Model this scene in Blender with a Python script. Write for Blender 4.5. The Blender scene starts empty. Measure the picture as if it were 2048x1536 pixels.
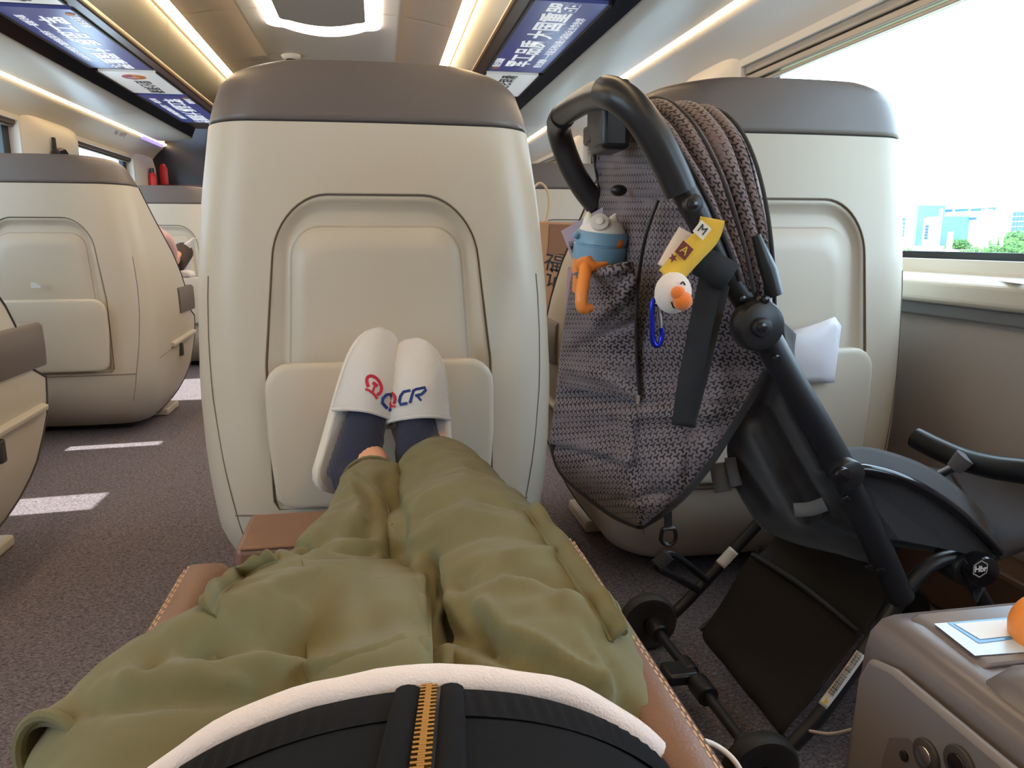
import bpy, bmesh, math, random
import numpy as np
from mathutils import Vector, Matrix, noise
random.seed(7)
# ------------------------------------------------------------------ camera
C = bpy.context.scene
F = 1479.0
TH = math.atan(290 / F)
YW = math.atan(270 * math.cos(TH) / F)
CAM = Vector((0, 0, 1.0))
cy_, sy_, ct_, st_ = math.cos(YW), math.sin(YW), math.cos(TH), math.sin(TH)
FWD = Vector((sy_ * ct_, cy_ * ct_, -st_))
RGT = Vector((cy_, -sy_, 0))
UPV = Vector((sy_ * st_, cy_ * st_, ct_))
cam_data = bpy.data.cameras.new('camera')
cam = bpy.data.objects.new('camera', cam_data)
C.collection.objects.link(cam)
cam.matrix_world = Matrix(((RGT.x, UPV.x, -FWD.x, CAM.x), (RGT.y, UPV.y, -FWD.y, CAM.y),
                           (RGT.z, UPV.z, -FWD.z, CAM.z), (0, 0, 0, 1)))
cam_data.sensor_width = 36
cam_data.lens = 36 * F / 2048
cam_data.clip_start = 0.02
cam_data.clip_end = 400
C.camera = cam
# ------------------------------------------------------------------ world, sun, exposure
world = bpy.data.worlds.new('sky')
C.world = world
world.use_nodes = True
bg = world.node_tree.nodes['Background']
bg.inputs[0].default_value = (0.60, 0.79, 1.0, 1)
bg.inputs[1].default_value = 4.4
sun_data = bpy.data.lights.new('sun', 'SUN')
sun_data.energy = 9
sun_data.angle = 0.009
sun_data.color = (1, 0.96, 0.9)
sun = bpy.data.objects.new('sun', sun_data)
C.collection.objects.link(sun)
sun.rotation_euler = Vector((0.62, 0.05, -0.80)).to_track_quat('-Z', 'Y').to_euler()
C.view_settings.view_transform = 'Standard'
C.view_settings.look = 'None'
C.view_settings.exposure = 0.70
C.view_settings.gamma = 1
C.view_settings.use_curve_mapping = False
C.cycles.use_denoising = True
C.cycles.max_bounces = 10
C.cycles.diffuse_bounces = 6
C.cycles.caustics_reflective = False
C.cycles.caustics_refractive = False
C.cycles.sample_clamp_indirect = 6
FL = 0.17   # height of the carpet

# ------------------------------------------------------------------ helpers
def ray(px, py):
    return FWD + RGT * ((px - 1024) / F) + UPV * (-(py - 768) / F)

def P(px, py, x=None, y=None, z=None):
    """the point on the plane x=, y= or z= that the photograph shows at (px, py)"""
    r = ray(px, py)
    t = x / r.x if x is not None else y / r.y if y is not None else (z - 1.0) / r.z
    return CAM + r * t

def pix(v):
    d = v - CAM
    D = d.dot(FWD)
    return 1024 + F * d.dot(RGT) / D, 768 - F * d.dot(UPV) / D

def lin(c):
    c = c / 255.0
    return c / 12.92 if c <= 0.04045 else ((c + 0.055) / 1.055) ** 2.4

def rgb(r, g, b):
    return (lin(r), lin(g), lin(b), 1)

def mat(name, col, rough=0.5, metal=0.0, bump=0.0, bscale=200, var=0.0, vscale=8, emit=None, estr=0, spec=0.5, sheen=0, coat=0, alpha=1):
    m = bpy.data.materials.new(name)
    m.use_nodes = True
    nt = m.node_tree
    b = nt.nodes['Principled BSDF']
    b.inputs['Base Color'].default_value = col
    b.inputs['Roughness'].default_value = rough
    b.inputs['Metallic'].default_value = metal
    b.inputs['Specular IOR Level'].default_value = spec
    if sheen:
        b.inputs['Sheen Weight'].default_value = sheen
    if coat:
        b.inputs['Coat Weight'].default_value = coat
        b.inputs['Coat Roughness'].default_value = 0.1
    if alpha < 1:
        b.inputs['Alpha'].default_value = alpha
    if emit:
        b.inputs['Emission Color'].default_value = emit
        b.inputs['Emission Strength'].default_value = estr
    tc = nt.nodes.new('ShaderNodeTexCoord')
    if var:
        n = nt.nodes.new('ShaderNodeTexNoise')
        n.inputs['Scale'].default_value = vscale
        n.inputs['Detail'].default_value = 6
        nt.links.new(tc.outputs['Object'], n.inputs['Vector'])
        r = nt.nodes.new('ShaderNodeValToRGB')
        r.color_ramp.elements[0].position = 0.3
        r.color_ramp.elements[1].position = 0.7
        r.color_ramp.elements[0].color = tuple(c * (1 - var) for c in col[:3]) + (1,)
        r.color_ramp.elements[1].color = tuple(min(1, c * (1 + var)) for c in col[:3]) + (1,)
        nt.links.new(n.outputs['Fac'], r.inputs['Fac'])
        nt.links.new(r.outputs['Color'], b.inputs['Base Color'])
    if bump:
        n2 = nt.nodes.new('ShaderNodeTexNoise')
        n2.inputs['Scale'].default_value = bscale
        n2.inputs['Detail'].default_value = 3
        nt.links.new(tc.outputs['Object'], n2.inputs['Vector'])
        bp = nt.nodes.new('ShaderNodeBump')
        bp.inputs['Strength'].default_value = bump
        bp.inputs['Distance'].default_value = 0.002
        nt.links.new(n2.outputs['Fac'], bp.inputs['Height'])
        nt.links.new(bp.outputs['Normal'], b.inputs['Normal'])
    return m

def emission(name, col, strength):
    m = bpy.data.materials.new(name)
    m.use_nodes = True
    nt = m.node_tree
    nt.nodes.clear()
    o = nt.nodes.new('ShaderNodeOutputMaterial')
    e = nt.nodes.new('ShaderNodeEmission')
    e.inputs[0].default_value = col
    e.inputs[1].default_value = strength
    nt.links.new(e.outputs[0], o.inputs[0])
    return m

def glass_mat(name, tint):
    m = bpy.data.materials.new(name)
    m.use_nodes = True
    nt = m.node_tree
    nt.nodes.clear()
    o = nt.nodes.new('ShaderNodeOutputMaterial')
    t = nt.nodes.new('ShaderNodeBsdfTransparent')
    t.inputs[0].default_value = tint
    g = nt.nodes.new('ShaderNodeBsdfGlossy')
    g.inputs['Roughness'].default_value = 0.02
    lw = nt.nodes.new('ShaderNodeLayerWeight')
    lw.inputs[0].default_value = 0.5
    pw = nt.nodes.new('ShaderNodeMath')
    pw.operation = 'POWER'
    pw.inputs[1].default_value = 5
    nt.links.new(lw.outputs['Facing'], pw.inputs[0])
    f = nt.nodes.new('ShaderNodeMath')
    f.operation = 'MULTIPLY_ADD'
    f.inputs[1].default_value = 0.7
    f.inputs[2].default_value = 0.03
    nt.links.new(pw.outputs[0], f.inputs[0])
    x = nt.nodes.new('ShaderNodeMixShader')
    nt.links.new(f.outputs[0], x.inputs[0])
    nt.links.new(t.outputs[0], x.inputs[1])
    nt.links.new(g.outputs[0], x.inputs[2])
    nt.links.new(x.outputs[0], o.inputs[0])
    return m

class MB:
    """collects vertices and faces of one mesh"""
    def __init__(s):
        s.v, s.f, s.uv = [], [], {}
    def add(s, vs, fs):
        k = len(s.v)
        s.v += [Vector(p) for p in vs]
        s.f += [tuple(i + k for i in f) for f in fs]
        return k
    def box(s, a, b):
        x0, y0, z0 = a
        x1, y1, z1 = b
        s.add([(x0, y0, z0), (x1, y0, z0), (x1, y1, z0), (x0, y1, z0), (x0, y0, z1), (x1, y0, z1), (x1, y1, z1), (x0, y1, z1)],
              [(0, 3, 2, 1), (4, 5, 6, 7), (0, 1, 5, 4), (1, 2, 6, 5), (2, 3, 7, 6), (3, 0, 4, 7)])
        return s
    def loft(s, rings, cap=True, close=True):
        k = len(s.v)
        n = len(rings[0])
        for r in rings:
            s.v += [Vector(p) for p in r]
        for i in range(len(rings) - 1):
            for j in range(n if close else n - 1):
                a = k + i * n + j
                b = k + i * n + (j + 1) % n
                s.f.append((a, b, b + n, a + n))
        if cap:
            s.f.append(tuple(k + j for j in reversed(range(n))))
            s.f.append(tuple(k + (len(rings) - 1) * n + j for j in range(n)))
        return s
    def tube(s, pts, rad, n=12, cap=True, flat=1.0, up=(0, 0, 1)):
        """round (or flattened) tube along pts; rad is one radius or one per point"""
        pts = [Vector(p) for p in pts]
        if not hasattr(rad, '__len__'):
            rad = [rad] * len(pts)
        rings = []
        ref = Vector(up)
        for i, p in enumerate(pts):
            t = (pts[min(i + 1, len(pts) - 1)] - pts[max(i - 1, 0)]).normalized()
            u = ref - t * ref.dot(t)
            if u.length < 1e-3:
                u = Vector((1, 0, 0)) - t * t.x
                if u.length < 1e-3:
                    u = Vector((0, 1, 0))
            u.normalize()
            ref = u
            w = t.cross(u)
            rings.append([p + (u * math.cos(a) * flat + w * math.sin(a)) * rad[i] for a in [2 * math.pi * k / n for k in range(n)]])
        return s.loft(rings, cap)
    def grid(s, rows, uvs=None):
        k = len(s.v)
        n = len(rows[0])
        for r in rows:
            s.v += [Vector(p) for p in r]
        for i in range(len(rows) - 1):
            for j in range(n - 1):
                s.f.append((k + i * n + j, k + i * n + j + 1, k + (i + 1) * n + j + 1, k + (i + 1) * n + j))
        if uvs:
            for i, r in enumerate(uvs):
                for j, q in enumerate(r):
                    s.uv[k + i * n + j] = q
        return s
    def sphere(s, c, r, n=16, m=10, sc=(1, 1, 1)):
        rings = []
        for i in range(1, m):
            a = math.pi * i / m
            rings.append([(c[0] + r * sc[0] * math.sin(a) * math.cos(2 * math.pi * j / n), c[1] + r * sc[1] * math.sin(a) * math.sin(2 * math.pi * j / n), c[2] - r * sc[2] * math.cos(a)) for j in range(n)])
        return s.loft(rings)
    def disc(s, c, axis, r, h, n=28, bev=0.15):
        """short bevelled cylinder with axis direction"""
        ax = Vector(axis).normalized()
        u = ax.orthogonal().normalized()
        w = ax.cross(u)
        c = Vector(c)
        e = min(bev * r, h * 0.3)
        prof = [(0, r - e), (e * 0.3, r - e * 0.3), (e, r), (h - e, r), (h - e * 0.3, r - e * 0.3), (h, r - e)]
        return s.loft([[c + ax * (q - h / 2) + (u * math.cos(2 * math.pi * j / n) + w * math.sin(2 * math.pi * j / n)) * rr for j in range(n)] for q, rr in prof])
    def lathe(s, c, axis, prof, n=32):
        ax = Vector(axis).normalized()
        u = ax.orthogonal().normalized()
        w = ax.cross(u)
        c = Vector(c)
        return s.loft([[c + ax * q + (u * math.cos(2 * math.pi * j / n) + w * math.sin(2 * math.pi * j / n)) * rr for j in range(n)] for q, rr in prof])
    def prism(s, poly, off):
        """polygon (3D points) extruded by the vector off"""
        off = Vector(off)
        a = [Vector(p) for p in poly]
        return s.loft([a, [p + off for p in a]])
    def build(s, name, m, parent=None, smooth=True, bevel=0, subsurf=0, solid=0, soff=-1, seg=2, auto=40, loc=None):
        me = bpy.data.meshes.new(name)
        vs = s.v
        o = bpy.data.objects.new(name, me)
        if loc is not None:
            vs = [v - Vector(loc) for v in vs]
            o.location = loc
        me.from_pydata([tuple(v) for v in vs], [], s.f)
        bm = bmesh.new()
        bm.from_mesh(me)
        bmesh.ops.recalc_face_normals(bm, faces=bm.faces)
        bm.to_mesh(me)
        bm.free()
        if s.uv:
            ul = me.uv_layers.new(name='uv')
            for lp in me.loops:
                ul.data[lp.index].uv = s.uv.get(lp.vertex_index, (0, 0))
        C.collection.objects.link(o)
        if m:
            for q in (m if isinstance(m, (list, tuple)) else [m]):
                me.materials.append(q)
        if smooth:
            for p in me.polygons:
                p.use_smooth = True
        if solid:
            md = o.modifiers.new('solid', 'SOLIDIFY')
            md.thickness = solid
            md.offset = soff
        if bevel:
            md = o.modifiers.new('bevel', 'BEVEL')
            md.width = bevel
            md.segments = seg
            md.limit_method = 'ANGLE'
            md.angle_limit = math.radians(35)
        if subsurf:
            md = o.modifiers.new('sub', 'SUBSURF')
            md.levels = md.render_levels = subsurf
        elif smooth and auto:
            try:
                me.set_sharp_from_angle(angle=math.radians(auto))
            except Exception:
                pass
        if parent is not None:
            o.parent = parent
            o.matrix_parent_inverse = Matrix.Identity(4)
            o.location = Vector(o.location) - parent_loc(parent)
        return o

def parent_loc(p):
    v = Vector((0, 0, 0))
    while p is not None:
        v += Vector(p.location)
        p = p.parent
    return v

def tag(o, label, cat, group=None):
    o['label'] = label
    o['category'] = cat
    if group:
        o['group'] = group
    return o

def thing(name, label, cat, loc=(0, 0, 0), group=None):
    o = bpy.data.objects.new(name, None)
    C.collection.objects.link(o)
    o.location = loc
    o.empty_display_size = 0.05
    return tag(o, label, cat, group)

def struct(o):
    o['kind'] = 'structure'
    return o

def bezier(pts, n=8):
    """Catmull-Rom through pts"""
    pts = [Vector(p) for p in pts]
    out = []
    for i in range(len(pts) - 1):
        p0, p1, p2, p3 = pts[max(i - 1, 0)], pts[i], pts[i + 1], pts[min(i + 2, len(pts) - 1)]
        for k in range(n):
            t = k / n
            out.append(0.5 * ((2 * p1) + (p2 - p0) * t + (2 * p0 - 5 * p1 + 4 * p2 - p3) * t * t + (3 * p1 - p0 - 3 * p2 + p3) * t ** 3))
    out.append(pts[-1])
    return out

def interp(tab, q):
    tab = sorted(tab)
    if q <= tab[0][0]:
        return tab[0][1]
    for (a, va), (b, vb) in zip(tab, tab[1:]):
        if q <= b:
            t = (q - a) / (b - a)
            return va + (vb - va) * t
    return tab[-1][1]

def letters(name, body, m, parent, origin, X, Y, size, align='LEFT', bold=0.0, extrude=0.0004, space=1.0):
    """a line of lettering lying in the plane of X (reading direction) and Y (up)"""
    cu = bpy.data.curves.new(name, 'FONT')
    cu.body = body
    cu.size = size
    cu.align_x = align
    cu.align_y = 'CENTER'
    cu.offset = bold * size
    cu.extrude = extrude
    cu.space_character = space
    cu.materials.append(m)
    tmp = bpy.data.objects.new(name, cu)
    C.collection.objects.link(tmp)
    me = bpy.data.meshes.new_from_object(tmp.evaluated_get(bpy.context.evaluated_depsgraph_get()))
    bpy.data.objects.remove(tmp)
    o = bpy.data.objects.new(name, me)
    C.collection.objects.link(o)
    X = Vector(X).normalized()
    Y = Vector(Y)
    Y = (Y - X * Y.dot(X)).normalized()
    Z = X.cross(Y)
    q = Vector(origin)
    if parent is not None:
        q = q - parent_loc(parent)
        o.parent = parent
        o.matrix_parent_inverse = Matrix.Identity(4)
    o.matrix_local = Matrix(((X.x, Y.x, Z.x, q.x), (X.y, Y.y, Z.y, q.y), (X.z, Y.z, Z.z, q.z), (0, 0, 0, 1)))
    return o

# ------------------------------------------------------------------ materials
M = {}
M['cream'] = mat('cream_plastic', rgb(205, 195, 178), 0.38, bump=0.05, bscale=900)
M['band'] = mat('grey_brown_plastic', rgb(108, 98, 94), 0.38, bump=0.04, bscale=900)
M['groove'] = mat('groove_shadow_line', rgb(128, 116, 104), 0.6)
M['dark_trim'] = mat('dark_trim', rgb(70, 64, 62), 0.5)
M['leather'] = mat('tan_leather', rgb(128, 94, 76), 0.42, bump=0.25, bscale=420, var=0.06, vscale=30)
M['stitch'] = mat('stitching', rgb(205, 170, 140), 0.7)
M['wall'] = mat('wall_panel', rgb(204, 200, 194), 0.45)
M['wall_low'] = mat('wall_lower_panel', rgb(190, 181, 177), 0.5, var=0.05, vscale=3)
M['sill'] = mat('sill_plastic', rgb(222, 216, 204), 0.4)
M['greyblue'] = mat('grey_ledge', rgb(120, 120, 124), 0.5)
M['ceil'] = mat('ceiling_panel', rgb(206, 194, 180), 0.45)
M['ceil_dark'] = mat('ceiling_centre', rgb(165, 158, 150), 0.5)
M['bin'] = mat('bin_face', rgb(100, 94, 80), 0.3)
M['lip'] = mat('rack_lip', rgb(88, 66, 58), 0.32)
M['gold'] = mat('gold_edge', rgb(226, 190, 140), 0.3, 0.6)
M['black_gloss'] = mat('black_gloss', rgb(22, 22, 28), 0.12)
M['rackwhite'] = mat('rack_underside', rgb(178, 170, 158), 0.4)
M['frame'] = mat('window_rubber', rgb(28, 36, 42), 0.45)
M['rail'] = mat('aluminium_rail', rgb(182, 172, 160), 0.3, 0.35)
M['blind'] = mat('blind_cassette', rgb(96, 84, 76), 0.45)
M['glass'] = glass_mat('window_glass', (0.93, 0.98, 0.97, 1))
M['warm'] = emission('warm_strip', (1.0, 0.68, 0.34, 1), 11)
M['warm2'] = emission('warm_ceiling_strip', (1.0, 0.72, 0.40, 1), 11)
M['lamp'] = emission('ceiling_lamp_diffuser', (1.0, 0.93, 0.82, 1), 5)
M['navy'] = mat('navy_panel', rgb(22, 25, 38), 0.3)
M['redbrown'] = mat('red_brown_panel', rgb(92, 50, 42), 0.4)
M['red'] = mat('red_paint', rgb(190, 28, 34), 0.3)
M['black'] = mat('black_plastic', rgb(28, 29, 33), 0.36)
M['white'] = mat('white_plastic', rgb(236, 234, 228), 0.4)
M['chrome'] = mat('chrome', rgb(200, 200, 205), 0.18, 1.0)
M['adblue'] = mat('blue_poster', rgb(66, 72, 128), 0.28, emit=rgb(66, 72, 128), estr=0.25)
M['adwhite'] = mat('white_poster', rgb(222, 222, 220), 0.28, emit=rgb(222, 222, 220), estr=0.2)
M['adtext'] = mat('poster_white_letters', rgb(238, 238, 240), 0.4, emit=(1, 1, 1, 1), estr=0.25)
M['addark'] = mat('poster_dark_letters', rgb(30, 28, 30), 0.4)
M['orange'] = mat('orange_plastic', rgb(243, 146, 66), 0.38)

# ------------------------------------------------------------------ floor
def carpet_mat():
    m = bpy.data.materials.new('carpet')
    m.use_nodes = True
    nt = m.node_tree
    b = nt.nodes['Principled BSDF']
    b.inputs['Roughness'].default_value = 0.95
    b.inputs['Specular IOR Level'].default_value = 0.1
    tc = nt.nodes.new('ShaderNodeTexCoord')
    mp = nt.nodes.new('ShaderNodeMapping')
    mp.inputs['Scale'].default_value = (1, 1.6, 1)
    nt.links.new(tc.outputs['Object'], mp.inputs['Vector'])
    n = nt.nodes.new('ShaderNodeTexNoise')
    n.inputs['Scale'].default_value = 130
    n.inputs['Detail'].default_value = 4
    n.inputs['Roughness'].default_value = 0.75
    n.inputs['Distortion'].default_value = 0.8
    nt.links.new(mp.outputs[0], n.inputs['Vector'])
    r = nt.nodes.new('ShaderNodeValToRGB')
    r.color_ramp.elements[0].position = 0.34
    r.color_ramp.elements[1].position = 0.68
    r.color_ramp.elements[0].color = rgb(72, 65, 70)
    r.color_ramp.elements[1].color = rgb(164, 154, 160)
    nt.links.new(n.outputs['Fac'], r.inputs['Fac'])
    nt.links.new(r.outputs['Color'], b.inputs['Base Color'])
    bp = nt.nodes.new('ShaderNodeBump')
    bp.inputs['Strength'].default_value = 0.9
    bp.inputs['Distance'].default_value = 0.006
    nt.links.new(n.outputs['Fac'], bp.inputs['Height'])
    nt.links.new(bp.outputs['Normal'], b.inputs['Normal'])
    return m
M['carpet'] = carpet_mat()
YA, YB = -1.6, 7.2           # the stretch of carriage that is built
CX = -0.27                   # centre line of the carriage
XL, XR = CX - 1.65, CX + 1.65
b_ = MB().box((XL, YA, FL - 0.05), (XR, YB, FL))
struct(b_.build('floor', M['carpet'], smooth=False))

# ------------------------------------------------------------------ side walls with window openings
ZW0, ZW1 = 0.95, 1.64
WIN = {'left': [(-1.2, 0.9), (1.3, 3.2), (3.56, 4.68), (5.52, 6.66)], 'right': [(-1.4, 0.1), (0.28, 2.78), (3.34, 5.0), (5.4, 6.72)]}
def S(side, u):
    return CX + (u if side == 'right' else -u)
wn = 0
for side in ('left', 'right'):
    b_ = MB()
    prevy = YA
    u0, u1 = 1.65, 1.78
    def bx(ua, ub, y0, y1, z0, z1, bb):
        xa, xb = sorted((S(side, ua), S(side, ub)))
        bb.box((xa, y0, z0), (xb, y1, z1))
    bx(u0, u1, YA, YB, FL - 0.05, ZW0, b_)
    bx(u0, u1, YA, YB, ZW1, 1.95, b_)
    for y0, y1 in WIN[side] + [(YB, YB)]:
        if y0 > prevy:
            bx(u0, u1, prevy, y0, ZW0, ZW1, b_)
        prevy = y1
    struct(b_.build('wall_' + side, M['wall'], smooth=False))
    # inward curving panel between window tops and the cove light
    prof = [(1.655, 1.655), (1.64, 1.69), (1.615, 1.72), (1.585, 1.75), (1.555, 1.775), (1.53, 1.80), (1.53, 1.93), (1.66, 1.93)]
    b_ = MB().loft([[(S(side, u), y, z) for u, z in prof] for y in (YA, -0.2, 1.3, 3.05, 4.95, YB)])
    o = struct(b_.build('trim_1' if side == 'left' else 'trim_2', M['wall'], auto=60))
    # lower wall panel, ledge and heater skirting
    b_ = MB()
    bx(1.60, 1.66, YA, YB, FL, 0.835, b_)
    struct(b_.build('trim_3' if side == 'left' else 'trim_4', M['wall_low'], smooth=False))
    b_ = MB().loft([[(S(side, u), y, z) for u, z in [(1.66, 0.952), (1.648, 0.95), (1.645, 0.918), (1.57, 0.910), (1.553, 0.90), (1.55, 0.86), (1.56, 0.85), (1.66, 0.85)]] for y in (YA, YB)])
    struct(b_.build('window_sill', M['sill'], smooth=False, bevel=0.006)).name = 'trim_5' if side == 'left' else 'trim_6'
    b_ = MB()
    bx(1.575, 1.61, YA, YB, 0.818, 0.85, b_)
    struct(b_.build('trim_7' if side == 'left' else 'trim_8', M['greyblue'], smooth=False, bevel=0.004))
    b_ = MB()
    bx(1.50, 1.60, YA, YB, FL, 0.33, b_)
    struct(b_.build('baseboard_' + side, mat('heater_cover_' + side, rgb(120, 92, 76), 0.5), smooth=False, bevel=0.01))
    for y0, y1 in WIN[side]:
        wn += 1
        w = bpy.data.objects.new('window_%d' % wn, None)
        C.collection.objects.link(w)
        w.location = (S(side, 1.7), (y0 + y1) / 2, (ZW0 + ZW1) / 2)
        struct(w)
        b_ = MB()
        xq = S(side, 1.72)
        b_.add([(xq, y0, ZW0), (xq, y1, ZW0), (xq, y1, ZW1), (xq, y0, ZW1)], [(0, 1, 2, 3)])
        struct(b_.build('window_pane', M['glass'], w, smooth=False))
        b_ = MB()
        for (a, bb_, c, d) in ((y0, y0 + 0.04, ZW0, ZW1), (y1 - 0.08 - (0.06 if side == 'right' else 0), y1, ZW0, ZW1), (y0, y1, ZW0, ZW0 + 0.018), (y0, y1, ZW1 - (0.05 if side == 'right' else 0.025), ZW1)):
            bx(1.705, 1.735, a, bb_, c, d, b_)
        struct(b_.build('window_frame', M['frame'], w, smooth=False))
        b_ = MB()
        for ua, ub, z0, z1 in (((1.665, 1.70, 1.612, 1.642), (1.672, 1.70, 1.585, 1.608), (1.68, 1.70, 1.566, 1.58)) if side == 'right' else ((1.665, 1.70, 1.618, 1.642), (1.675, 1.70, 1.604, 1.616))):
            bx(ua, ub, y0, y1, z0, z1, b_)
        struct(b_.build('window_blind_rail', M['rail'] if side == 'right' else M['blind'], w, smooth=False, bevel=0.004))
    # rounded pillar covers between the windows
    ends = WIN[side]
    for (a0, a1), (b0, b1) in zip(ends, ends[1:] + [(7.25, 7.25)]):
        if a1 < 2:
            continue
        b_ = MB()
        rings = []
        c, h = (a1 + b0) / 2, (b0 - a1) / 2
        for z in (0.94, 1.2, 1.5, 1.60, 1.66, 1.70):
            k = 1 if z < 1.55 else max(0.0, 1 - ((z - 1.55) / 0.16) ** 2)
            rings.append([(S(side, 1.655 - (0.055 * k + 0.005) * (1 - abs(t) ** 3.5)), c + h * t, z) for t in [i / 8 - 1 for i in range(17)]])
        b_.grid(rings)
        struct(b_.build('trim_%d' % (20 + wn + int(a1 * 3)), M['wall'], smooth=True, auto=0))

# blinds added over unseen left windows; gaps between them shape the floor sunlight
M['blindcloth'] = None
def cloth_trans(name, col):
    m = bpy.data.materials.new(name)
    m.use_nodes = True
    nt = m.node_tree
    nt.nodes.clear()
    o = nt.nodes.new('ShaderNodeOutputMaterial')
    d = nt.nodes.new('ShaderNodeBsdfDiffuse')
    t = nt.nodes.new('ShaderNodeBsdfTranslucent')
    d.inputs[0].default_value = col
    t.inputs[0].default_value = col
    x = nt.nodes.new('ShaderNodeMixShader')
    x.inputs[0].default_value = 0.55
    nt.links.new(d.outputs[0], x.inputs[1])
    nt.links.new(t.outputs[0], x.inputs[2])
    nt.links.new(x.outputs[0], o.inputs[0])
    return m
M['blindcloth'] = cloth_trans('blind_cloth', (0.8, 0.84, 0.86, 1))
for i, (a, b2) in enumerate(((1.3, 2.31), (2.47, 3.06), (3.125, 3.2))):
    bb = MB().box((XL - 0.035, a, 0.955), (XL - 0.032, b2, 1.60))
    bb.box((XL - 0.045, a, 0.955), (XL - 0.025, b2, 0.975))
    o = bb.build('added_sun_blind', M['blindcloth'], smooth=False)
    tag(o, 'pale roller blind added out of view to cut sunlight into floor strips', 'blind', 'added roller blinds on the unseen left windows')

# end wall: dark vestibule wall with red-brown lower half
struct(MB().box((XL, YB, FL), (XR, YB + 0.1, 2.5)).build('wall_front', M['navy'], smooth=False))
struct(MB().box((XL, YB - 0.03, FL), (XR, YB, 1.47)).build('trim_9', M['redbrown'], smooth=False))
struct(MB().box((XL - 0.1, YA - 0.1, FL), (XR + 0.1, YA, 2.5)).build('wall_back', M['wall'], smooth=False))

# ------------------------------------------------------------------ ceiling
prof = [(-0.75, 2.215), (-0.6, 2.245), (-0.46, 2.262), (-0.452, 2.256), (-0.43, 2.256), (-0.422, 2.268), (-0.3, 2.275), (0, 2.28), (0.3, 2.275), (0.422, 2.268), (0.43, 2.256), (0.452, 2.256), (0.46, 2.262), (0.6, 2.245), (0.75, 2.215)]
b_ = MB().grid([[(CX + u, y, z) for u, z in prof] for y in (YA, 1, 3, 5, 5.75)])
# the ribs bend away and end before the end of the carriage
prof2 = [(u, z if abs(abs(u) - 0.44) > 0.02 else 2.266) for u, z in prof]
b_.grid([[(CX + u, y, z) for u, z in prof2] for y in (5.75, 6.0, YB)])
o = struct(b_.build('ceiling', M['ceil'], auto=60))
b_ = MB().box((XL - 0.1, YA, 2.42), (XR + 0.1, YB, 2.5))
struct(b_.build('trim_10', M['ceil'], smooth=False))
# panel joints across the ceiling
b_ = MB()
for y in (2.6, 4.65, 5.85):
    for s in (-1, 1):
        for u0, u1, z0, z1 in ((0.462, 0.74, 2.2605, 2.215), (0.335, 0.42, 2.2725, 2.267)):
            b_.add([(CX + s * u0, y, z0 - 0.0012), (CX + s * u1, y, z1 - 0.0012), (CX + s * u1, y + 0.012, z1 - 0.0012), (CX + s * u0, y + 0.012, z0 - 0.0012)], [(0, 1, 2, 3)])
struct(b_.build('trim_11', mat('panel_joint', rgb(232, 220, 200), 0.5), smooth=False))
# central U-shaped lamp
lt = thing('ceiling_lamp', 'white glowing U-shaped lamp ring in the middle of the ceiling', 'ceiling lamp', (CX, 3.8, 2.27))
def ring_outline(hw, y0, y1, sag, r, z):
    pts = [(CX - hw, y0, z)]
    for k in range(7):
        a = math.pi / 2 * k / 6
        pts.append((CX - hw + r - r * math.cos(a), y1 - r + r * math.sin(a), z))
    for k in range(1, 10):
        t = k / 10
        x = -hw + r + (2 * hw - 2 * r) * t
        pts.append((CX + x, y1 + sag * (1 - (x / (hw - r)) ** 2), z))
    for k in range(7):
        a = math.pi / 2 * k / 6
        pts.append((CX + hw - r + r * math.sin(a), y1 - r + r * math.cos(a), z))
    pts.append((CX + hw, y0, z))
    return pts
oo = ring_outline(0.335, 2.4, 4.98, 0.17, 0.09, 2.258)
ii = ring_outline(0.245, 2.4, 4.82, 0.10, 0.05, 2.258)
b_ = MB().grid([oo, ii])
b_.grid([[Vector(p) + Vector((0, 0, 0.03)) for p in oo], oo])
b_.grid([ii, [Vector(p) + Vector((0, 0, 0.03)) for p in ii]])
b_.build('diffuser', M['lamp'], lt)
b_ = MB()
b_.add(ii, [tuple(range(len(ii)))])
b_.build('centre_panel', M['ceil_dark'], lt, smooth=False)
# dome camera
v = P(582, 112, z=2.27)
dc = thing('security_camera', 'small white dome security camera on the ceiling above the front seat', 'camera', v)
MB().lathe(v + Vector((0, 0, 0.01)), (0, 0, -1), [(0, 0.068), (0.012, 0.068), (0.03, 0.055), (0.034, 0.04)]).build('housing', M['white'], dc)
MB().sphere(v + Vector((0, 0, -0.03)), 0.036, sc=(1, 1, 0.9)).build('lens_dome', M['black_gloss'], dc)

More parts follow.
